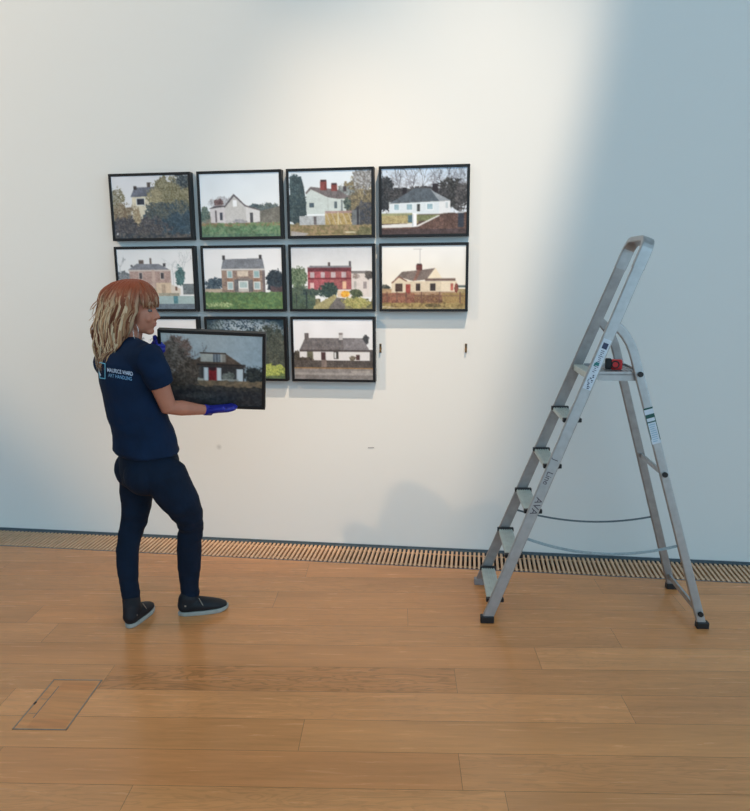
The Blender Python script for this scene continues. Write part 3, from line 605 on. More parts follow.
# held picture : yaw, lean, roll (front centre at HC)
a_, b_, c_ = .216, .145, .057
HR = Matrix.Rotation(a_, 3, 'Z') @ Matrix.Rotation(b_, 3, 'X') @ Matrix.Rotation(c_, 3, 'Y')
HC = V((-1.110, -.889, 1.232))
hloc = HC + HR @ V((0, FD, 0))
held = make_picture('framed_photograph', 'black framed photo of a dormer cottage with red door, held by the woman', 'picture', art_dormer(), hloc, HR.to_euler())
def H(x, y, z): return HC + HR @ V((x, y, z))     # point on the held picture, from the middle of its face

# wall hooks for the missing picture, scrape
for (x, z, lab) in ((-.407, 1.249, 'small brass hanging bracket on the wall just right of the bottom row of pictures'), (.095, 1.253, 'small brass hanging bracket on the bare wall further right, below the pictures')):
    t = thing('hanging_bracket', lab, 'hanging bracket', (x, 0, z), 'hanging brackets waiting for a picture')
    bm = bmesh.new(); box(bm, (-.006, -.004, -.026), (.006, 0, .026)); obj('plate', bm, M_brass, t, bevel=.001)
    bm = bmesh.new(); sweep(bm, [(0, -.004, -.004), (0, -.012, -.010), (0, -.014, -.018), (0, -.010, -.024)], rrect(.009, .004, .001, 1), (1, 0, 0)); obj('hook', bm, M_brass, t)
    for dz in (.018, -.018 + .010):
        bm = bmesh.new(); cyl(bm, (0, -.004, dz), (0, -.007, dz), .0045, 10); obj('screw', bm, M_blackplastic, t)
bm = bmesh.new(); hexa(bm, [V(p) for p in ((-.490, 0, .636), (-.450, 0, .638), (-.452, 0, .642), (-.488, 0, .641), (-.490, -.002, .636), (-.450, -.002, .638), (-.452, -.002, .642), (-.488, -.002, .641))])
tag(obj('wall_scrape', bm, M_greyplastic), 'short grey horizontal scrape mark on the white wall below the pictures', 'mark')

# ------------------------------------------------------------------ stepladder
LA = V((.2165, -.668, 0)); LANG = .0714
lad = thing('stepladder', 'tall aluminium platform stepladder standing open on the wooden floor by the wall', 'stepladder', LA, None, (0, 0, LANG))
def hw(z): return .2125-.040*z
def su(z): return -.010+.3795*z          # climbing rail: distance along the ladder at height z
def rail_pt(z, s): return V((su(z), s*hw(z), z))
prof = rrect(.024, .052, .006, 3)
for s in (-1, 1):
    bm = bmesh.new(); sweep(bm, [rail_pt(z, s) for z in np.linspace(.0, 1.72, 12)], prof, (0, 1, 0)); obj('front_rail', bm, M_alu if s < 0 else M_alu_shaded, lad)
# hoop at the top
pts = []; sides = []
zt = 1.832; T = V((su(1)-su(0), 0, 1)).normalized(); wt = hw(1.80)
for s in (-1, 1):
    arc = []
    for k in range(7):
        a = k/6*pi/2; rad = .055
        c = rail_pt(zt-.055, s)
        p = V((su(zt-.055), s*(wt-rad+rad*math.cos(a)), zt-.055)) + T*(rad*math.sin(a))
        arc.append((p, V((0, math.cos(a), 0)) + T*(math.sin(a))*1.0 if s < 0 else V((0, math.cos(a), 0)) - T*math.sin(a)))
    if s < 0: pts += [(rail_pt(1.70, s), V((0, 1, 0)))]; pts += [(p, sd if True else 0) for p, sd in arc]
    else: pts += [(p, sd) for p, sd in reversed(arc)] + [(rail_pt(1.70, s), V((0, 1, 0)))]
bm = bmesh.new()
P_ = [p for p, _ in pts]
nrm = T.cross(V((0, 1, 0))).normalized()     # normal of the rail plane stays constant along the hoop
sweep(bm, P_, rrect(.056, .027, .006, 3), nrm)
obj('handrail_hoop', bm, M_alu, lad, smooth=False)
# steps
for k, z in enumerate((.112, .340, .565, .788, 1.010)):
    uc = su(z)+.003; w = hw(z)-.012
    bm = bmesh.new(); box(bm, (uc-.036, -w+.012, z-.020), (uc+.036, w-.012, z-.004))
    for q in range(6): box(bm, (uc-.033+q*.0118, -w+.01, z-.0045), (uc-.0265+q*.0118, w-.01, z-.001))
    st = obj('step', bm, M_tread, lad)
    for s in (-1, 1):
        bm = bmesh.new(); box(bm, (uc-.043, s*w-.011*(1+s), z-.015), (uc+.043, s*w+.011*(1-s), z+.004)); obj('end_cap', bm, M_blackplastic, st, bevel=.002)
# platform
z = 1.228; w = hw(z)-.013
bm = bmesh.new(); box(bm, (su(z)-.020, -w, z-.030), (su(z)+.030, w, z))
for q in range(3): box(bm, (su(z)-.015+q*.014, -w+.01, z-.001), (su(z)-.007+q*.014, w-.01, z+.002))
obj('platform_nosing', bm, M_tread, lad, bevel=.002)
bm = bmesh.new(); box(bm, (su(z)+.030, -w, z-.010), (.690, w, z-.004))
for s in (-1, 1): box(bm, (su(z)+.030, min(s*w, s*(w-.006)), z-.036), (.690, max(s*w, s*(w-.006)), z+.006))
box(bm, (.684, -w, z-.036), (.690, w, z+.006))
for q in range(8): box(bm, (su(z)+.05+q*.022, -w+.012, z-.0045), (su(z)+.058+q*.022, w-.012, z-.001))
obj('platform', bm, M_alu, lad)
# rear legs with bent guard
for s in (-1, 1):
    path = [(.545, 1.452), (.572, 1.430), (.596, 1.402), (.617, 1.368), (.634, 1.330), (.646, 1.292), (.657, 1.255), (.668, 1.216)]
    for t_ in np.linspace(.08, 1, 9): path.append((.668+(1.025-.668)*t_, 1.216*(1-t_)+.002))
    bm = bmesh.new(); sweep(bm, [V((u, s*(hw(z)-.0005), z)) for u, z in path], rrect(.022, .042, .006, 3), (0, 1, 0))
    leg = obj('rear_leg', bm, M_alu if s < 0 else M_alu_shaded, lad)
    bm = bmesh.new(); box(bm, (1.025-.031, s*hw(0)-.017, 0), (1.025+.027, s*hw(0)+.017, .032)); obj('rubber_foot', bm, M_blackplastic, leg, bevel=.004)
    for (u, z) in (((.668, 1.226), (.804, .757), (1.008, .074)) if s < 0 else ((.668, 1.226),)):
        bm = bmesh.new(); cyl(bm, (u, s*(hw(z)-.02), z), (u, s*(hw(z)+.020), z), .0125, 16); obj('bolt', bm, M_blackplastic, leg)
    bm = bmesh.new(); box(bm, (-.014-.022, s*hw(0)-.017, 0), (-.014+.044, s*hw(0)+.017, .036)); obj('rubber_foot', bm, M_blackplastic if s < 0 else M_greyplastic, lad, bevel=.004)
    # webbing restraint
    pA, pB, sag = ((.17, .433), (.885, .407), .06) if s < 0 else ((.185, .436), (.885, .410), .045)
    pth = []
    for t_ in np.linspace(0, 1, 20):
        pth.append(V((pA[0]+(pB[0]-pA[0])*t_, s*(hw(.42)), pA[1]+(pB[1]-pA[1])*t_-sag*4*t_*(1-t_)*(1 if t_ < .5 else 1))))
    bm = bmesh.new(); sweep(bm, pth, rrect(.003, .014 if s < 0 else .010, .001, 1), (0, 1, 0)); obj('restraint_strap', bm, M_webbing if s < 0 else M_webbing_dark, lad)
for (u, z, hgt) in ((.806, .752, .022), (1.006, .074, .026)):
    bm = bmesh.new(); box(bm, (u-.006, -hw(z)+.008, z-hgt/2), (u+.006, hw(z)-.008, z+hgt/2)); obj('cross_bar', bm, M_alu, lad)

# labels on the near climbing rail and the near rear leg
def on_rail(a, b):            # a: along the rail downwards from z=1.38 (m), b: across the rail (towards +u)
    d = V((-T.x, 0, -T.z)); c = V((T.z, 0, -T.x)); z0 = 1.385
    p = rail_pt(z0, -1) + d*a + c*b; p.y = -hw(p.z)-.012; return p
def rail_patch(bm, a0, a1, b0, b1, t0, t1):
    pts = []
    for t_ in (t0, t1):
        for a, b in ((a0, b0), (a1, b0), (a1, b1), (a0, b1)): pts.append(on_rail(a, b)+V((0, -t_, 0)))
    hexa(bm, pts)
bm = bmesh.new(); rail_patch(bm, 0, .245, -.019, .019, 0, .0007); lab1 = obj('instruction_label', bm, M_whitelabel, lad)
bm = bmesh.new(); rail_patch(bm, .018, .046, -.012, .012, .0007, .0011); obj('label_emblem', bm, M_ink, lab1)
bm = bmesh.new(); r_ = random.Random(3)
for k in range(13):
    a = .055+.0085*k; rail_patch(bm, a, a+.003, -.010+r_.uniform(0, .006), .002+r_.uniform(0, .010), .0007, .0011)
for k in range(9):
    a = .172+.008*k; b = r_.uniform(-.014, .004); rail_patch(bm, a, a+.005, b, b+r_.uniform(.004, .010), .0007, .0011)
    b = r_.uniform(-.014, .006); rail_patch(bm, a+.001, a+.004, b, b+.006, .0007, .0011)
obj('label_printing', bm, M_ink, lab1)
bm = bmesh.new(); rail_patch(bm, .112, .128, -.010, .008, .0007, .0012); rail_patch(bm, .118, .134, -.014, -.006, .0007, .0012); obj('label_symbol', bm, M_teal, lab1)

Tl = V((1.025-.668, 0, -1.216)).normalized()
def on_leg(a, b):
    z0 = 1.072; u0 = .668+(1.216-z0)/1.216*(1.025-.668); c = V((-Tl.z, 0, Tl.x))
    p = V((u0, 0, z0))+Tl*a+c*b; p.y = -hw(p.z)-.0105; return p
def leg_patch(bm, a0, a1, b0, b1, t0, t1):
    pts = []
    for t_ in (t0, t1):
        for a, b in ((a0, b0), (a1, b0), (a1, b1), (a0, b1)): pts.append(on_leg(a, b)+V((0, -t_, 0)))
    hexa(bm, pts)
bm = bmesh.new(); leg_patch(bm, 0, .175, -.021, .021, 0, .0008); lab2 = obj('rating_label', bm, M_whitelabel, lad)
bm = bmesh.new(); leg_patch(bm, 0, .008, -.021, .021, .0008, .0012); leg_patch(bm, .032, .050, -.021, .021, .0008, .0012); leg_patch(bm, .066, .072, -.021, .021, .0008, .0012)
leg_patch(bm, .050, .16, .018, .021, .0008, .0012); leg_patch(bm, .050, .15, -.021, -.018, .0008, .0012); obj('label_bands', bm, M_green, lab2)
bm = bmesh.new()
for k in range(9): leg_patch(bm, .080+.010*k, .0845+.010*k, -.014, .010+r_.uniform(-.006, .004), .0008, .0011)
obj('label_printing', bm, M_paleblue, lab2)
# pen scrawl on the near rail
def scrawl(body, size, a0):
    me = text_mesh(body, size); bm = bmesh.new(); bm.from_mesh(me); bpy.data.meshes.remove(me)
    for v in bm.verts: v.co = on_rail(a0+v.co.x, -.014+v.co.y)+V((0, -.0006, 0))
    return bm
M_pen = vary(new_mat('pen_ink', L4(66, 60, 72), .6), 60, .1)
for body, size, a0 in (('J', .036, .600), ('Line', .040, .665), ('AVA', .046, .800)):
    obj('pen_lettering', scrawl(body, size, a0), M_pen, lad)

# tape measure lying on the platform
tp = atz(613.5, 368.8, 1.2305)
tm = thing('tape_measure', 'small red and black tape measure resting on the ladder platform', 'tape measure', (tp.x, tp.y, 1.2282), None, (0, 0, -.12))
bm = bmesh.new(); box(bm, (-.012, -.019, 0), (.038, .019, .048)); obj('case', bm, M_red, tm, bevel=.007, segs=3)
bm = bmesh.new(); box(bm, (-.040, -.020, .001), (-.010, .020, .052)); obj('grip', bm, M_blackplastic, tm, bevel=.007, segs=3)
bm = bmesh.new(); cyl(bm, (.006, -.019, .025), (.006, -.022, .025), .019, 28); rg = obj('badge', bm, M_blackplastic, tm, bevel=.001)
bm = bmesh.new(); cyl(bm, (.006, -.0215, .025), (.006, -.0230, .025), .013, 28); obj('badge_disc', bm, M_red, rg)
bm = bmesh.new(); box(bm, (-.052, -.010, .004), (-.039, .010, .0055)); box(bm, (-.053, -.010, -.0), (-.0515, .010, .0055)); obj('tape_end', bm, M_steel, tm)

# ------------------------------------------------------------------ the woman
YB = -1.02
rv = V((.66, -.75, 0)).normalized(); fv = V((.75, .66, 0)).normalized(); up = V((0, 0, 1))
person = None
# head frame
hf = V((1, .06, -.05)).normalized(); hs = V((.06, -1, 0)).normalized(); hu = hs.cross(hf)*1.0
if hu.z < 0: hu = -hu
HO = at(136.5, 309.5, -1.0)
def hd(f, s, u): return HO + hf*f + hs*s + hu*u
def hax(a, b, c): return (hf*a, hs*b, hu*c)

rows = [(352, 99, 156, .120, .085), (361, 95, 159, .178, .100), (380, 100, 160, .172, .106), (396, 104, 164, .160, .108), (415, 109, 171.5, .150, .120), (433, 114.5, 175.5, .150, .124), (447, 113.3, 179, .172, .136), (460, 113.5, 185, .178, .146)]
def tors(y, l, r): return at((l+r)/2, y, YB)
tr = [(tors(y, l, r), a, b) for y, l, r, a, b in rows]
# limbs
shR = at(150.5, 362, -1.135); elR = at(168.5, 407, -1.065); wrR = at(206, 410, -.915)
shL = at(109.5, 365.5, -.905); elL = V((-1.50, -.775, 1.06)); wrL = H(-FW/2-.026, .092, .058)
legL = [(137, 480, -.95, .082), (136.5, 492, -.955, .080), (136.5, 507, -.965, .070), (134, 522, -.985, .061), (129.7, 536, -1.01, .054), (127.4, 550, -1.04, .053), (127.6, 566, -1.06, .050), (129, 583, -1.075, .043), (131.3, 598, -1.085, .041)]
legR = [(167, 478, -1.085, .100), (174, 492, -1.075, .094), (182.5, 504, -1.06, .084), (189, 517, -1.035, .068), (191, 527, -1.015, .058), (189.6, 540, -1.0, .058), (189.2, 550, -.99, .0585), (189.2, 566, -.98, .055), (189.2, 582, -.97, .045), (190.5, 592, -.965, .044)]
def leg_pts(l): return [at(x, y, Y) for x, y, Y, r in l], [r for *_, r in l]

# body : one continuous surface
bm = bmesh.new()
limb(bm, [p for p, a, b in tr], [(a-.016, b-.016) for p, a, b in tr], rv, 28, axis=(0, 0, -1))
for lg, hipx in ((legL, -1), (legR, 1)):
    P, Rr = leg_pts(lg); hip = tr[-1][0] + rv*.075*hipx - up*.02
    limb(bm, [hip]+P+[P[-1]-up*.05], [.085]+[r-.008 for r in Rr]+[.032], None, 20)
neck0 = at(127.5, 351, -1.01); neck1 = at(131, 336, -1.0)
limb(bm, [neck0 - up*.03, neck0, neck1, hd(-.015, 0, -.03)], [.066, .056, .050, .052], None, 20)
limb(bm, [shL+up*.012, neck0+up*.012, shR+up*.012], [.048, .060, .048], None, 18)
# head
ellipsoid(bm, hd(-.006, 0, .028), hax(.092, .074, .088), 28, 18)
ellipsoid(bm, hd(.040, 0, -.028), hax(.051, .056, .083), 24, 16)
ellipsoid(bm, hd(.018, 0, -.072), hax(.052, .050, .036), 20, 12)
ellipsoid(bm, hd(.060, 0, -.098), hax(.022, .024, .017))
limb(bm, [hd(.084, 0, .008), hd(.092, 0, -.010), hd(.103, 0, -.030)], [.008, .009, .011], hs, 12)
for s in (-1, 1):
    ellipsoid(bm, hd(.092, s*.012, -.035), hax(.010, .008, .007), 10, 8)
    ellipsoid(bm, hd(.068, s*.036, -.035), hax(.020, .018, .022), 12, 8)
    ellipsoid(bm, hd(-.004, s*.073, -.012), hax(.016, .008, .030), 12, 8)
ellipsoid(bm, hd(.080, 0, .020), hax(.012, .044, .010), 16, 8)
ellipsoid(bm, hd(.083, 0, -.059), hax(.011, .022, .0075), 14, 8); ellipsoid(bm, hd(.080, 0, -.070), hax(.012, .020, .0075), 14, 8)
# arms and hands
limb(bm, [shR, shR.lerp(elR, .5), elR, elR.lerp(wrR, .35), elR.lerp(wrR, .75), wrR], [.052, .045, .040, .037, .028, .023], None, 18)
limb(bm, [shL, shL.lerp(elL, .5), elL, elL.lerp(wrL, .35), elL.lerp(wrL, .8), wrL], [.050, .043, .038, .036, .026, .023], None, 18)
def hand(bm, wrist, palm_dir, finger_dir, thumb_side, inflate=0., curl=None, scale=1., thumb_dir=None):
    """palm_dir: normal out of the palm; finger_dir: along the fingers; thumb_side: towards the thumb"""
    f = V(finger_dir).normalized(); n = V(palm_dir); n = (n-f*n.dot(f)).normalized(); t = V(thumb_side); t = (t-f*t.dot(f)-n*t.dot(n)).normalized()
    S = scale
    k = wrist + f*.088*S
    limb(bm, [wrist, wrist+f*.03*S, wrist+f*.06*S, k], [(.024*S+inflate, .016*S+inflate), (.032*S+inflate, .016*S+inflate), (.038*S+inflate, .015*S+inflate), (.037*S+inflate, .012*S+inflate)], t, 16)
    for i, (off, ln) in enumerate(((.028, .072), (.0095, .080), (-.0095, .074), (-.027, .058))):
        b0 = k + t*off*S - f*.012*S; c = (curl or (.25, .35, .3))
        p = [b0]; ang = 0
        for seg, cc in zip((.012+ln*.45, ln*.32, ln*.23), c):
            ang += cc*(1+.1*i); p.append(p[-1] + (f*math.cos(ang)+n*math.sin(ang))*seg*S)
        limb(bm, p, [.0095*S+inflate, .009*S+inflate, .0082*S+inflate, .007*S+inflate], None, 10)
    td = V(thumb_dir) if thumb_dir is not None else (f*.75+t*.6+n*.35); td.normalize()
    b0 = wrist + f*.022*S + t*.022*S
    limb(bm, [b0, b0+td*.036*S, b0+td*.060*S+f*.004*S, b0+td*.078*S+f*.012*S], [.013*S+inflate, .0115*S+inflate, .010*S+inflate, .008*S+inflate], None, 10)
hx = HR @ V((1, 0, 0)); hy = HR @ V((0, 1, 0)); hz = HR @ V((0, 0, 1))
RH = dict(palm_dir=hz, finger_dir=hx + hy*.12 + hz*.10, thumb_side=-hy, curl=(-.04, .12, .12), thumb_dir=hx*.9 - hy*.42 + hz*.34, scale=.84)
LH = dict(palm_dir=hx, finger_dir=-hy*.86 + hz*.46, thumb_side=hz, curl=(.62, 1.0, .5), thumb_dir=-hy*.55 + hz*.75 + hx*.1, scale=.92)
hand(bm, wrR, **RH); hand(bm, wrL, **LH)
body = remesh(bm, .0045, 4, .5)
person = obj('person', body, M_skin, None, smooth=True)
tag(person, 'woman with auburn-blonde hair in navy clothes and blue gloves holding a framed picture', 'person')

# t-shirt
bm = bmesh.new()
sr = [(at((l+r)/2-(3.0 if y < 425 else 1.0), y, YB), a+.012, b+.012) for y, l, r, a, b in rows]
hem = at(148.2, 451.5, YB)
spts = [sr[0][0]+up*.012] + [p for p, *_ in sr[:-1]] + [hem]
srad = [(.070, .066), (.142, .094)] + [(a+.004, b+.004) for p, a, b in sr[1:-1]] + [(.182, .146)]
limb(bm, spts, srad, rv, 32, cap=False, axis=(0, 0, -1))
limb(bm, [neck0-up*.03, neck0+up*.012, at(130.6, 341.0, -1.003)], [.098, .076, .0625], None, 20, cap=False)
limb(bm, [shL+up*.016, neck0+up*.012, shR+up*.016], [.060, .071, .060], None, 20)
slR = at(161.5, 385, -1.102)
limb(bm, [tr[1][0]+rv*.05+up*.005, shR+up*.012, shR.lerp(slR, .5)+up*.004, slR], [.080, .075, .067, .0575], None, 22, cap=False)
slL = shL.lerp(elL, .5)
limb(bm, [tr[1][0]-rv*.05+up*.005, shL+up*.010, shL.lerp(slL, .5)+up*.004, slL], [.080, .079, .072, .058], None, 22, cap=False)
shirt_me = remesh(bm, .006, 5, .5)
# folds pressed into the cloth
bm = bmesh.new(); bm.from_mesh(shirt_me); bm.normal_update()
for v in bm.verts:
    c = v.co; k = min(1, max(0, (1.22-c.z)/.25))
    a = noise.noise(V((c.x*7+c.z*6, c.y*7, c.z*20)))*.006*k + noise.noise(c*16)*.0025
    v.co += v.normal*a
bm.to_mesh(shirt_me)
bvh = BVHTree.FromBMesh(bm); bm.free()
shirt = obj('t_shirt', shirt_me, M_shirt, person, smooth=True)

# trousers
bm = bmesh.new()
limb(bm, [at(146.3, 443, YB), at(147.5, 450, YB), tr[-1][0], at(149, 470, YB)], [(.150, .112), (.162, .126), (.172, .138), (.165, .135)], rv, 28, axis=(0, 0, -1))
for lg, hx_ in ((legL, -1), (legR, 1)):
    P, Rr = leg_pts(lg); hip = tr[-1][0] + rv*.078*hx_ - up*.015
    limb(bm, [hip]+P, [.096]+[r+.002 for r in Rr], None, 22)
# seat
ellipsoid(bm, tr[-1][0]-fv*.055-rv*.07-up*.05, (rv*.095, fv*.095, up*.10)); ellipsoid(bm, tr[-1][0]-fv*.045+rv*.07-up*.05, (rv*.095, fv*.095, up*.10))
jm = remesh(bm, .006, 6, .5)
bm = bmesh.new(); bm.from_mesh(jm); bm.normal_update()
for v in bm.verts:
    c = v.co; k = math.exp(-((c.z-.48)/.10)**2)+.8*math.exp(-((c.z-.14)/.09)**2)+.25
    v.co += v.normal*noise.noise(V((c.x*9, c.y*9, c.z*34)))*.0045*k
bm.to_mesh(jm); bm.free()
obj('trousers', jm, M_jeans, person, smooth=True)

# shoes
def shoe(heel, toe, ankle):
    d = (toe-heel); d.z = 0; ln = d.length; d.normalize(); sd = V((-d.y, d.x, 0))
    def outline(o):
        out = []
        for k in range(40):
            t_ = 2*pi*k/40; x = .5-.5*math.cos(t_)         # 0 heel .. 1 toe
            wv_ = (.036*(1-(1-min(1, x/.22))**2)**.5 if x < .22 else .036+.011*math.sin((min(x, .70)-.22)/.48*pi/2)) if x < .70 else .047*max(0, 1-((x-.70)/.30)**2.2)**.5
            out.append((x*ln*(1+2*o/ln)-o, (1 if k < 20 else -1)*(wv_+o)))
        return out
    bm = bmesh.new(); prev = None
    levels = [(0, -.008), (.004, -.004), (.018, -.003), (.022, -.006)]
    rings = []
    for z, o in levels:
        rings.append([bm.verts.new(heel + d*x + sd*y + up*(z + .010*max(0, (x/ln-.75)/.25)**2)) for x, y in outline(o)])
    for r0, r1 in zip(rings, rings[1:]):
        for i in range(40): bm.faces.new((r0[i], r0[(i+1) % 40], r1[(i+1) % 40], r1[i]))
    bm.faces.new(rings[0][::-1]); bm.faces.new(rings[-1])
    sole_bm = bm
    bm = bmesh.new()
    def P(x, z, y=0): return heel + d*(x*ln) + up*z + sd*y
    limb(bm, [P(.14, .052), P(.30, .052), P(.48, .046), P(.66, .040), P(.82, .034), P(.91, .030)], [(.037, .040), (.041, .040), (.045, .036), (.047, .028), (.041, .020), (.028, .014)], sd, 20)
    a0 = ankle
    limb(bm, [P(.22, .050), P(.235, .085), a0], [(.039, .054), (.041, .052), (.043, .045)], sd, 20)
    return remesh(bm, .004, 5, .5), sole_bm, d, sd, P
for heel, toe, lg in ((atz(127.5, 629.5, 0), atz(152.0, 607.5, 0), legL), (atz(177.5, 615.5, 0), atz(229.5, 608.0, 0), legR)):
    x, y, Y, r = lg[-1]; ank = at(x, y+1, Y)
    up_me, sole_bm, d, sd, P = shoe(heel, toe, ank)
    sh = obj('shoe', up_me, M_shoe, person, smooth=True)
    obj('sole', sole_bm, M_sole, sh)
    bm = bmesh.new(); sweep(bm, [P(.42, .092, -.032), P(.46, .070, -.039), P(.49, .052, -.042)], rrect(.004, .003, .001, 1), (0, 0, 1)); obj('zip', bm, M_steel, sh)
    bm = bmesh.new(); box(bm, (-.008, -.003, -.004), (.008, .003, .004), Matrix.Translation(P(.17, .062, -.0345)) @ Matrix((d, sd, up)).transposed().to_4x4()); obj('heel_tab', bm, M_steel, sh)

# gloves
for wr, kw, cuff in ((wrR, RH, elR), (wrL, LH, elL)):
    bm = bmesh.new(); hand(bm, wr, inflate=.0062 if wr is wrR else .004, **kw)
    back = (cuff-wr).normalized()
    limb(bm, [wr+back*.012, wr-back*.012, wr-back*.03], [.0275, .0265, .026], None, 16, cap=False)
    obj('glove', remesh(bm, .0035, 3, .5), M_glove, person, smooth=True)

# face details
for s in (-1, 1):
    bm = bmesh.new(); ellipsoid(bm, hd(.0755, s*.031, .000), hax(.0095, .0115, .0075), 14, 10); ey = obj('eye', bm, M_eye, person, smooth=True)
    bm = bmesh.new(); ellipsoid(bm, hd(.0845, s*.032, -.001), hax(.0026, .0056, .0056), 12, 8); obj('iris', bm, M_iris, ey, smooth=True)
    bm = bmesh.new(); limb(bm, [hd(.0915, s*.014, .020), hd(.089, s*.030, .025), hd(.078, s*.045, .021)], [.003, .0036, .002], None, 8); obj('eyebrow', bm, M_brow, person, smooth=True)
bm = bmesh.new(); limb(bm, [hd(.086, -.019, -.062), hd(.0930, 0, -.059), hd(.086, .019, -.062)], [.0016, .0032, .0016], None, 8); limb(bm, [hd(.084, -.016, -.067), hd(.0905, 0, -.069), hd(.084, .016, -.067)], [.0016, .0034, .0016], None, 8)
obj('lips', bm, M_lip, person, smooth=True)
# hoop earring (camera side)
bm = bmesh.new(); cE = hd(.022, .066, -.098); pts = [cE + hf*(.012*math.cos(a)) + hu*(.034*math.sin(a)) for a in np.linspace(0, 2*pi, 33)]
sweep(bm, pts, rrect(.0016, .0016, .0004, 1), hs); obj('earring', bm, M_silver, person)

# hair : a soft core plus several hundred locks
def hair_surface(th, ph, k=1.0):
    c = math.cos(th); rf = .103 if c > 0 else .103+(.168-.103)*(-c)**.8
    return V((math.sin(ph)*c*rf*k-.006, math.sin(ph)*math.sin(th)*.098*k, math.cos(ph)*.106*k+.030))
C_RED, C_BRN, C_BLD, C_LGT = [np.array(lin(c)) for c in ((138, 68, 42), (100, 68, 48), (172, 136, 102), (208, 184, 152))]
hv, hfc, hcol = [], [], []
def lock(path, rad, cols, flat=.55):
    n = 6; base = len(hv)
    for i, p in enumerate(path):
        t = (path[min(i+1, len(path)-1)]-path[max(i-1, 0)]).normalized()
        out = (p - V((-.02, 0, -.02))); s = t.cross(out); s = s.normalized() if s.length > 1e-6 else t.orthogonal().normalized(); u = s.cross(t)
        for j in range(n):
            a = 2*pi*j/n; q = p + s*math.cos(a)*rad[i] + u*math.sin(a)*rad[i]*flat
            hv.append(off_shirt(hd(q.x, q.y, q.z))); hcol.append((*cols[i], 1))
    for i in range(len(path)-1):
        for j in range(n): hfc.append((base+i*n+j, base+i*n+(j+1) % n, base+(i+1)*n+(j+1) % n, base+(i+1)*n+j))
    hfc.append(tuple(base+j for j in range(n))[::-1]); hfc.append(tuple(base+(len(path)-1)*n+j for j in range(n)))
def off_shirt(p):
    if p.z > 1.47: return p
    h, nn, i, d = bvh.find_nearest(p, .15)
    if h is None: return p
    sd_ = (p-h).dot(nn); lim = .006
    return p if sd_ > lim else p + nn*min(.08, lim-sd_)
rr = random.Random(12)
NL = 980
for i in range(NL):
    th = rr.uniform(-pi, pi) if i > 240 else rr.gauss(1.9, .7)      # a few more on the side that faces the room
    front = math.cos(th); k = rr.uniform(.93, 1.03); w = rr.uniform(.0040, .0085)
    fringe = front > .62
    path = []; ph0 = rr.uniform(.02, .35) if not fringe else rr.uniform(.02, .3)
    th_end = th; sgn = 1 if th >= 0 else -1
    if fringe: phE = rr.uniform(1.52, 1.80)
    else:
        sweepb = .55*max(0, front+.25); th_end = th + sgn*sweepb*.45; phE = rr.uniform(1.65, 1.95)
    N1 = 9
    for q in range(N1):
        f_ = q/(N1-1); ph = ph0+(phE-ph0)*f_; tt = th+(th_end-th)*f_**1.2
        p = hair_surface(tt, ph, k); 
        p.x += .003*math.sin(i*1.7+ph*6); p.y += .003*math.cos(i*2.3+ph*5); path.append(p)
    if not fringe:
        end = path[-1]; L_ = rr.uniform(.19, .285)*(1 if front < .3 else .95); steps = 10
        tgt = V((-.128+(end.x+.07)*.60, end.y*.80, end.z-L_)); wob = rr.uniform(.006, .019); pw = rr.uniform(0, 6.28); tip = rr.uniform(-.02, .014)
        for q in range(1, steps+1):
            f_ = q/steps; e = f_
            p = end.lerp(tgt, e); p.z = end.z - L_*f_
            p.x += wob*math.sin(pw+f_*9)*f_**.7 - tip*f_**3 - .018*math.sin(pi*f_)*(1 if front < -.2 else .3); p.y += wob*math.cos(pw*1.3+f_*6.3)*f_
            path.append(p)
    n = len(path); bl = rr.random(); cols = []; rad = []
    for q in range(n):
        f_ = q/(n-1); 
        topness = 1-min(1, max(0, (path[q].z-.0)/.10))
        mixb = min(1, max(0, (topness*.9 + .25*(f_-.3))*(.35+.9*bl)*(1.0 if front < .45 else .55)))
        c0 = C_RED*(1-.45*topness)+C_BRN*(.45*topness); c1 = C_BLD if bl < .72 else C_LGT
        if bl < .30: c1 = C_BRN*(.75+.8*bl)
        cols.append(c0*(1-mixb)+c1*mixb)
        rad.append(w*(.55+.45*math.sin(min(1, f_*4)*pi/2))*(1 if f_ < .75 else max(.12, 1-(f_-.75)/.27)))
    lock(path, rad, cols)
# stray flyaway wisps
for i in range(26):
    th = rr.gauss(2.5, .8); p0 = hair_surface(th, rr.uniform(1.3, 1.9), 1.02); path = [p0]; d = V((-.6+rr.uniform(-.5, .3), math.sin(th)*.6, -.6)).normalized()
    for q in range(8):
        d = (d+V((rr.uniform(-.5, .4), rr.uniform(-.4, .4), rr.uniform(-.6, .1)))*.5).normalized(); path.append(path[-1]+d*.010)
    lock(path, [.0012]*len(path), [C_BLD]*len(path), 1)
me = bpy.data.meshes.new('hair'); me.from_pydata([tuple(v) for v in hv], [], hfc); vcol(me, hcol); me.materials.append(M_hair)
hair = obj('hair', me, M_hair, person, smooth=True)
bm = bmesh.new()
ellipsoid(bm, hd(-.030, 0, .036), hax(.108, .082, .088), 24, 16)
limb(bm, [hd(-.060, 0, .02), hd(-.095, 0, -.03), hd(-.112, 0, -.09), hd(-.125, 0, -.15), hd(-.128, 0, -.20)], [(.070, .060), (.078, .062), (.074, .050), (.066, .040), (.050, .026)], hs, 20)
cm = remesh(bm, .006, 6, .5)
cc = []
for v in cm.vertices:
    zz = (v.co-HO).dot(hu); t_ = min(1, max(0, (.06-zz)/.14)); cc.append((*(C_RED*(1-t_)+C_BRN*t_)*.8, 1))
vcol(cm, cc); cm.materials.append(M_hair)
obj('under_hair', cm, M_hair, hair, smooth=True)

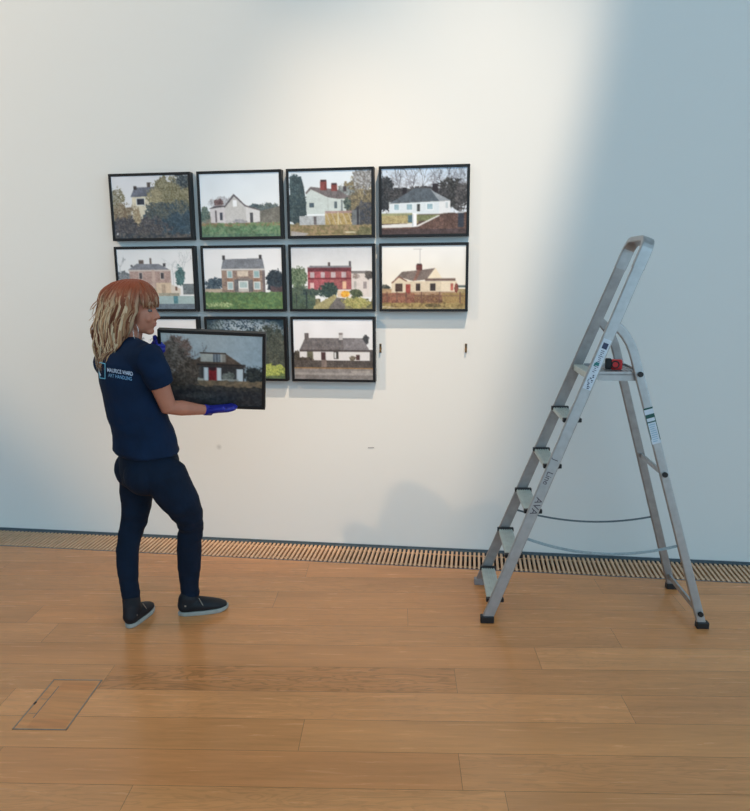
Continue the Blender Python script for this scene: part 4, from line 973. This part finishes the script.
# print on the back of the shirt, laid onto the cloth
def drape(bm, off=.0022):
    bad = []
    for v in bm.verts:
        d = (v.co-CAM_B).normalized(); h, n, i, di = bvh.ray_cast(CAM_B, d)
        if h is None: bad.append(v); continue
        v.co = h + n*off
    if bad: bmesh.ops.delete(bm, geom=bad, context='VERTS')
    return bm
back_dir = (-fv*.80 - V((0, 1, 0))*.6).normalized()
CAM_B = CAM.copy()
def flat_pts(bm, o, ex, ey):   # text coordinates -> a plane just behind her back
    for v in bm.verts: v.co = o + ex*v.co.x + ey*v.co.y
def shirt_text(name, body, p0, p1, hpx, mat, bold):
    me = text_mesh(body, 1.0, bold=bold); bm = bmesh.new(); bm.from_mesh(me); bpy.data.meshes.remove(me)
    xs = [v.co.x for v in bm.verts]; ys = [v.co.y for v in bm.verts]; x0, x1, y0, y1 = min(xs), max(xs), min(ys), max(ys)
    bmesh.ops.triangulate(bm, faces=bm.faces[:]); 
    bmesh.ops.subdivide_edges(bm, edges=[e for e in bm.edges if e.calc_length() > .25], cuts=2)
    for v in bm.verts:
        s = (v.co.x-x0)/(x1-x0); t_ = (v.co.y-y0)/(y1-y0)
        v.co = at(p0[0]+(p1[0]-p0[0])*s, p0[1]+(p1[1]-p0[1])*s-hpx*t_, -1.25)
    return obj(name, drape(bm), mat, shirt)
def shirt_polys(name, polys, mat):
    bm = bmesh.new()
    for pts in polys: bm.faces.new([bm.verts.new(at(x, y, -1.25)) for x, y in pts])
    bmesh.ops.triangulate(bm, faces=bm.faces[:])
    for _ in range(3): bmesh.ops.subdivide_edges(bm, edges=[e for e in bm.edges if e.calc_length() > .008], cuts=1)
    bmesh.ops.triangulate(bm, faces=bm.faces[:])
    return obj(name, drape(bm), mat, shirt)
shirt_text('lettering', 'MAURICE WARD', (107.6, 371.6), (132.8, 375.8), 4.0, M_logo_white, .014)
shirt_text('lettering', 'ART HANDLING', (108.6, 376.8), (131.8, 380.6), 3.6, M_logo_blue, .0)
shirt_polys('emblem_frame', [[(97.2, 361.4), (105.9, 363.6), (105.9, 364.5), (97.2, 362.4)], [(105.0, 363.6), (105.9, 363.6), (105.9, 379.0), (105.0, 379.0)], [(100.2, 377.4), (105.9, 378.2), (105.9, 379.1), (100.2, 378.4)], [(97.2, 361.4), (98.0, 361.6), (101.0, 378.4), (100.0, 378.4)]], M_logo_cyan)
shirt_polys('emblem_figure', [[(98.6, 366.4), (99.6, 364.6), (100.4, 366.0), (99.7, 368.4), (100.0, 371.5), (101.2, 374.4), (101.6, 375.8), (100.4, 375.4), (99.2, 372.0), (98.9, 369.0), (98.4, 368.0)]], M_logo_white)

# ------------------------------------------------------------------ light
def spot(name, loc, target, energy, color, size, blend, radius):
    d = bpy.data.lights.new(name, 'SPOT'); d.energy = energy; d.color = color; d.spot_size = math.radians(size); d.spot_blend = blend; d.shadow_soft_size = radius
    o = bpy.data.objects.new(name, d); COL.objects.link(o); o.location = loc
    o.rotation_euler = (V(target)-V(loc)).to_track_quat('-Z', 'Y').to_euler(); return o
RP = V((1.029, -2.568, 7.193))
key = spot('warm_spot', RP, (-.340, 0, .328), 1880, (1.0, .79, .58), 34.5, .985, .04)
LP = V((-6.655, -4.981, 6.955)); XL_ = LP.x
spot('warm_spot', LP, (-2.298, 0, 2.422), 1450, (1.0, .68, .38), 25.8, .56, .10)
spot('warm_spot', (-1.0, -1.5, 8.6), (-1.0, -1.3, 0), 230, (1.0, .70, .44), 30, 1.0, .45)  # added spot, no known lamp of the gallery, to warm and brighten the floor
# framing shutters of the key spot: right edge and lower edge
def shutters(lo, edges):
    P = lo.location; d = lo.data; d.use_nodes = True; nt = d.node_tree; em = nt.nodes['Emission']
    tc = nt.nodes.new('ShaderNodeTexCoord'); prev = None
    for e1, e2, half in edges:
        n = (V(e1)-P).cross(V(e2)-P).normalized()
        if n.dot(V((-1, 0, 1.5))-P) < 0: n = -n
        nl = lo.rotation_euler.to_matrix().transposed() @ n
        dp = nt.nodes.new('ShaderNodeVectorMath'); dp.operation = 'DOT_PRODUCT'
        dp.inputs[1].default_value = nl; nt.links.new(tc.outputs['Normal'], dp.inputs[0])
        mr = nt.nodes.new('ShaderNodeMapRange'); mr.interpolation_type = 'SMOOTHSTEP'
        mr.inputs['From Min'].default_value = -half; mr.inputs['From Max'].default_value = half
        nt.links.new(dp.outputs['Value'], mr.inputs['Value'])
        if prev is None: prev = mr.outputs['Result']
        else:
            mu = nt.nodes.new('ShaderNodeMath'); mu.operation = 'MULTIPLY'
            nt.links.new(prev, mu.inputs[0]); nt.links.new(mr.outputs['Result'], mu.inputs[1]); prev = mu.outputs[0]
    nt.links.new(prev, em.inputs['Strength'])
shutters(key, [(at(602, 50, 0), at(520, 370, 0), .038), (V((-2, 0, -.12)), V((0, 0, -.12)), .045)])
w = bpy.data.worlds.new('daylight'); scene.world = w; w.use_nodes = True
wt = w.node_tree; _tc = wt.nodes.new('ShaderNodeTexCoord'); _sx = wt.nodes.new('ShaderNodeSeparateXYZ'); wt.links.new(_tc.outputs['Generated'], _sx.inputs[0])
_mr = wt.nodes.new('ShaderNodeMapRange'); _mr.inputs['From Min'].default_value = -.55; _mr.inputs['From Max'].default_value = .95; _mr.inputs['To Min'].default_value = .42; _mr.inputs['To Max'].default_value = 2.55
wt.links.new(_sx.outputs[0], _mr.inputs['Value']); wt.links.new(_mr.outputs[0], wt.nodes['Background'].inputs['Strength'])
bg = w.node_tree.nodes['Background']; bg.inputs['Color'].default_value = (.50, .76, .93, 1); bg.inputs['Strength'].default_value = 1.85

vs = scene.view_settings
vs.view_transform = 'Standard'; vs.look = 'None'; vs.gamma = 1; vs.use_curve_mapping = False; vs.exposure = 0.0
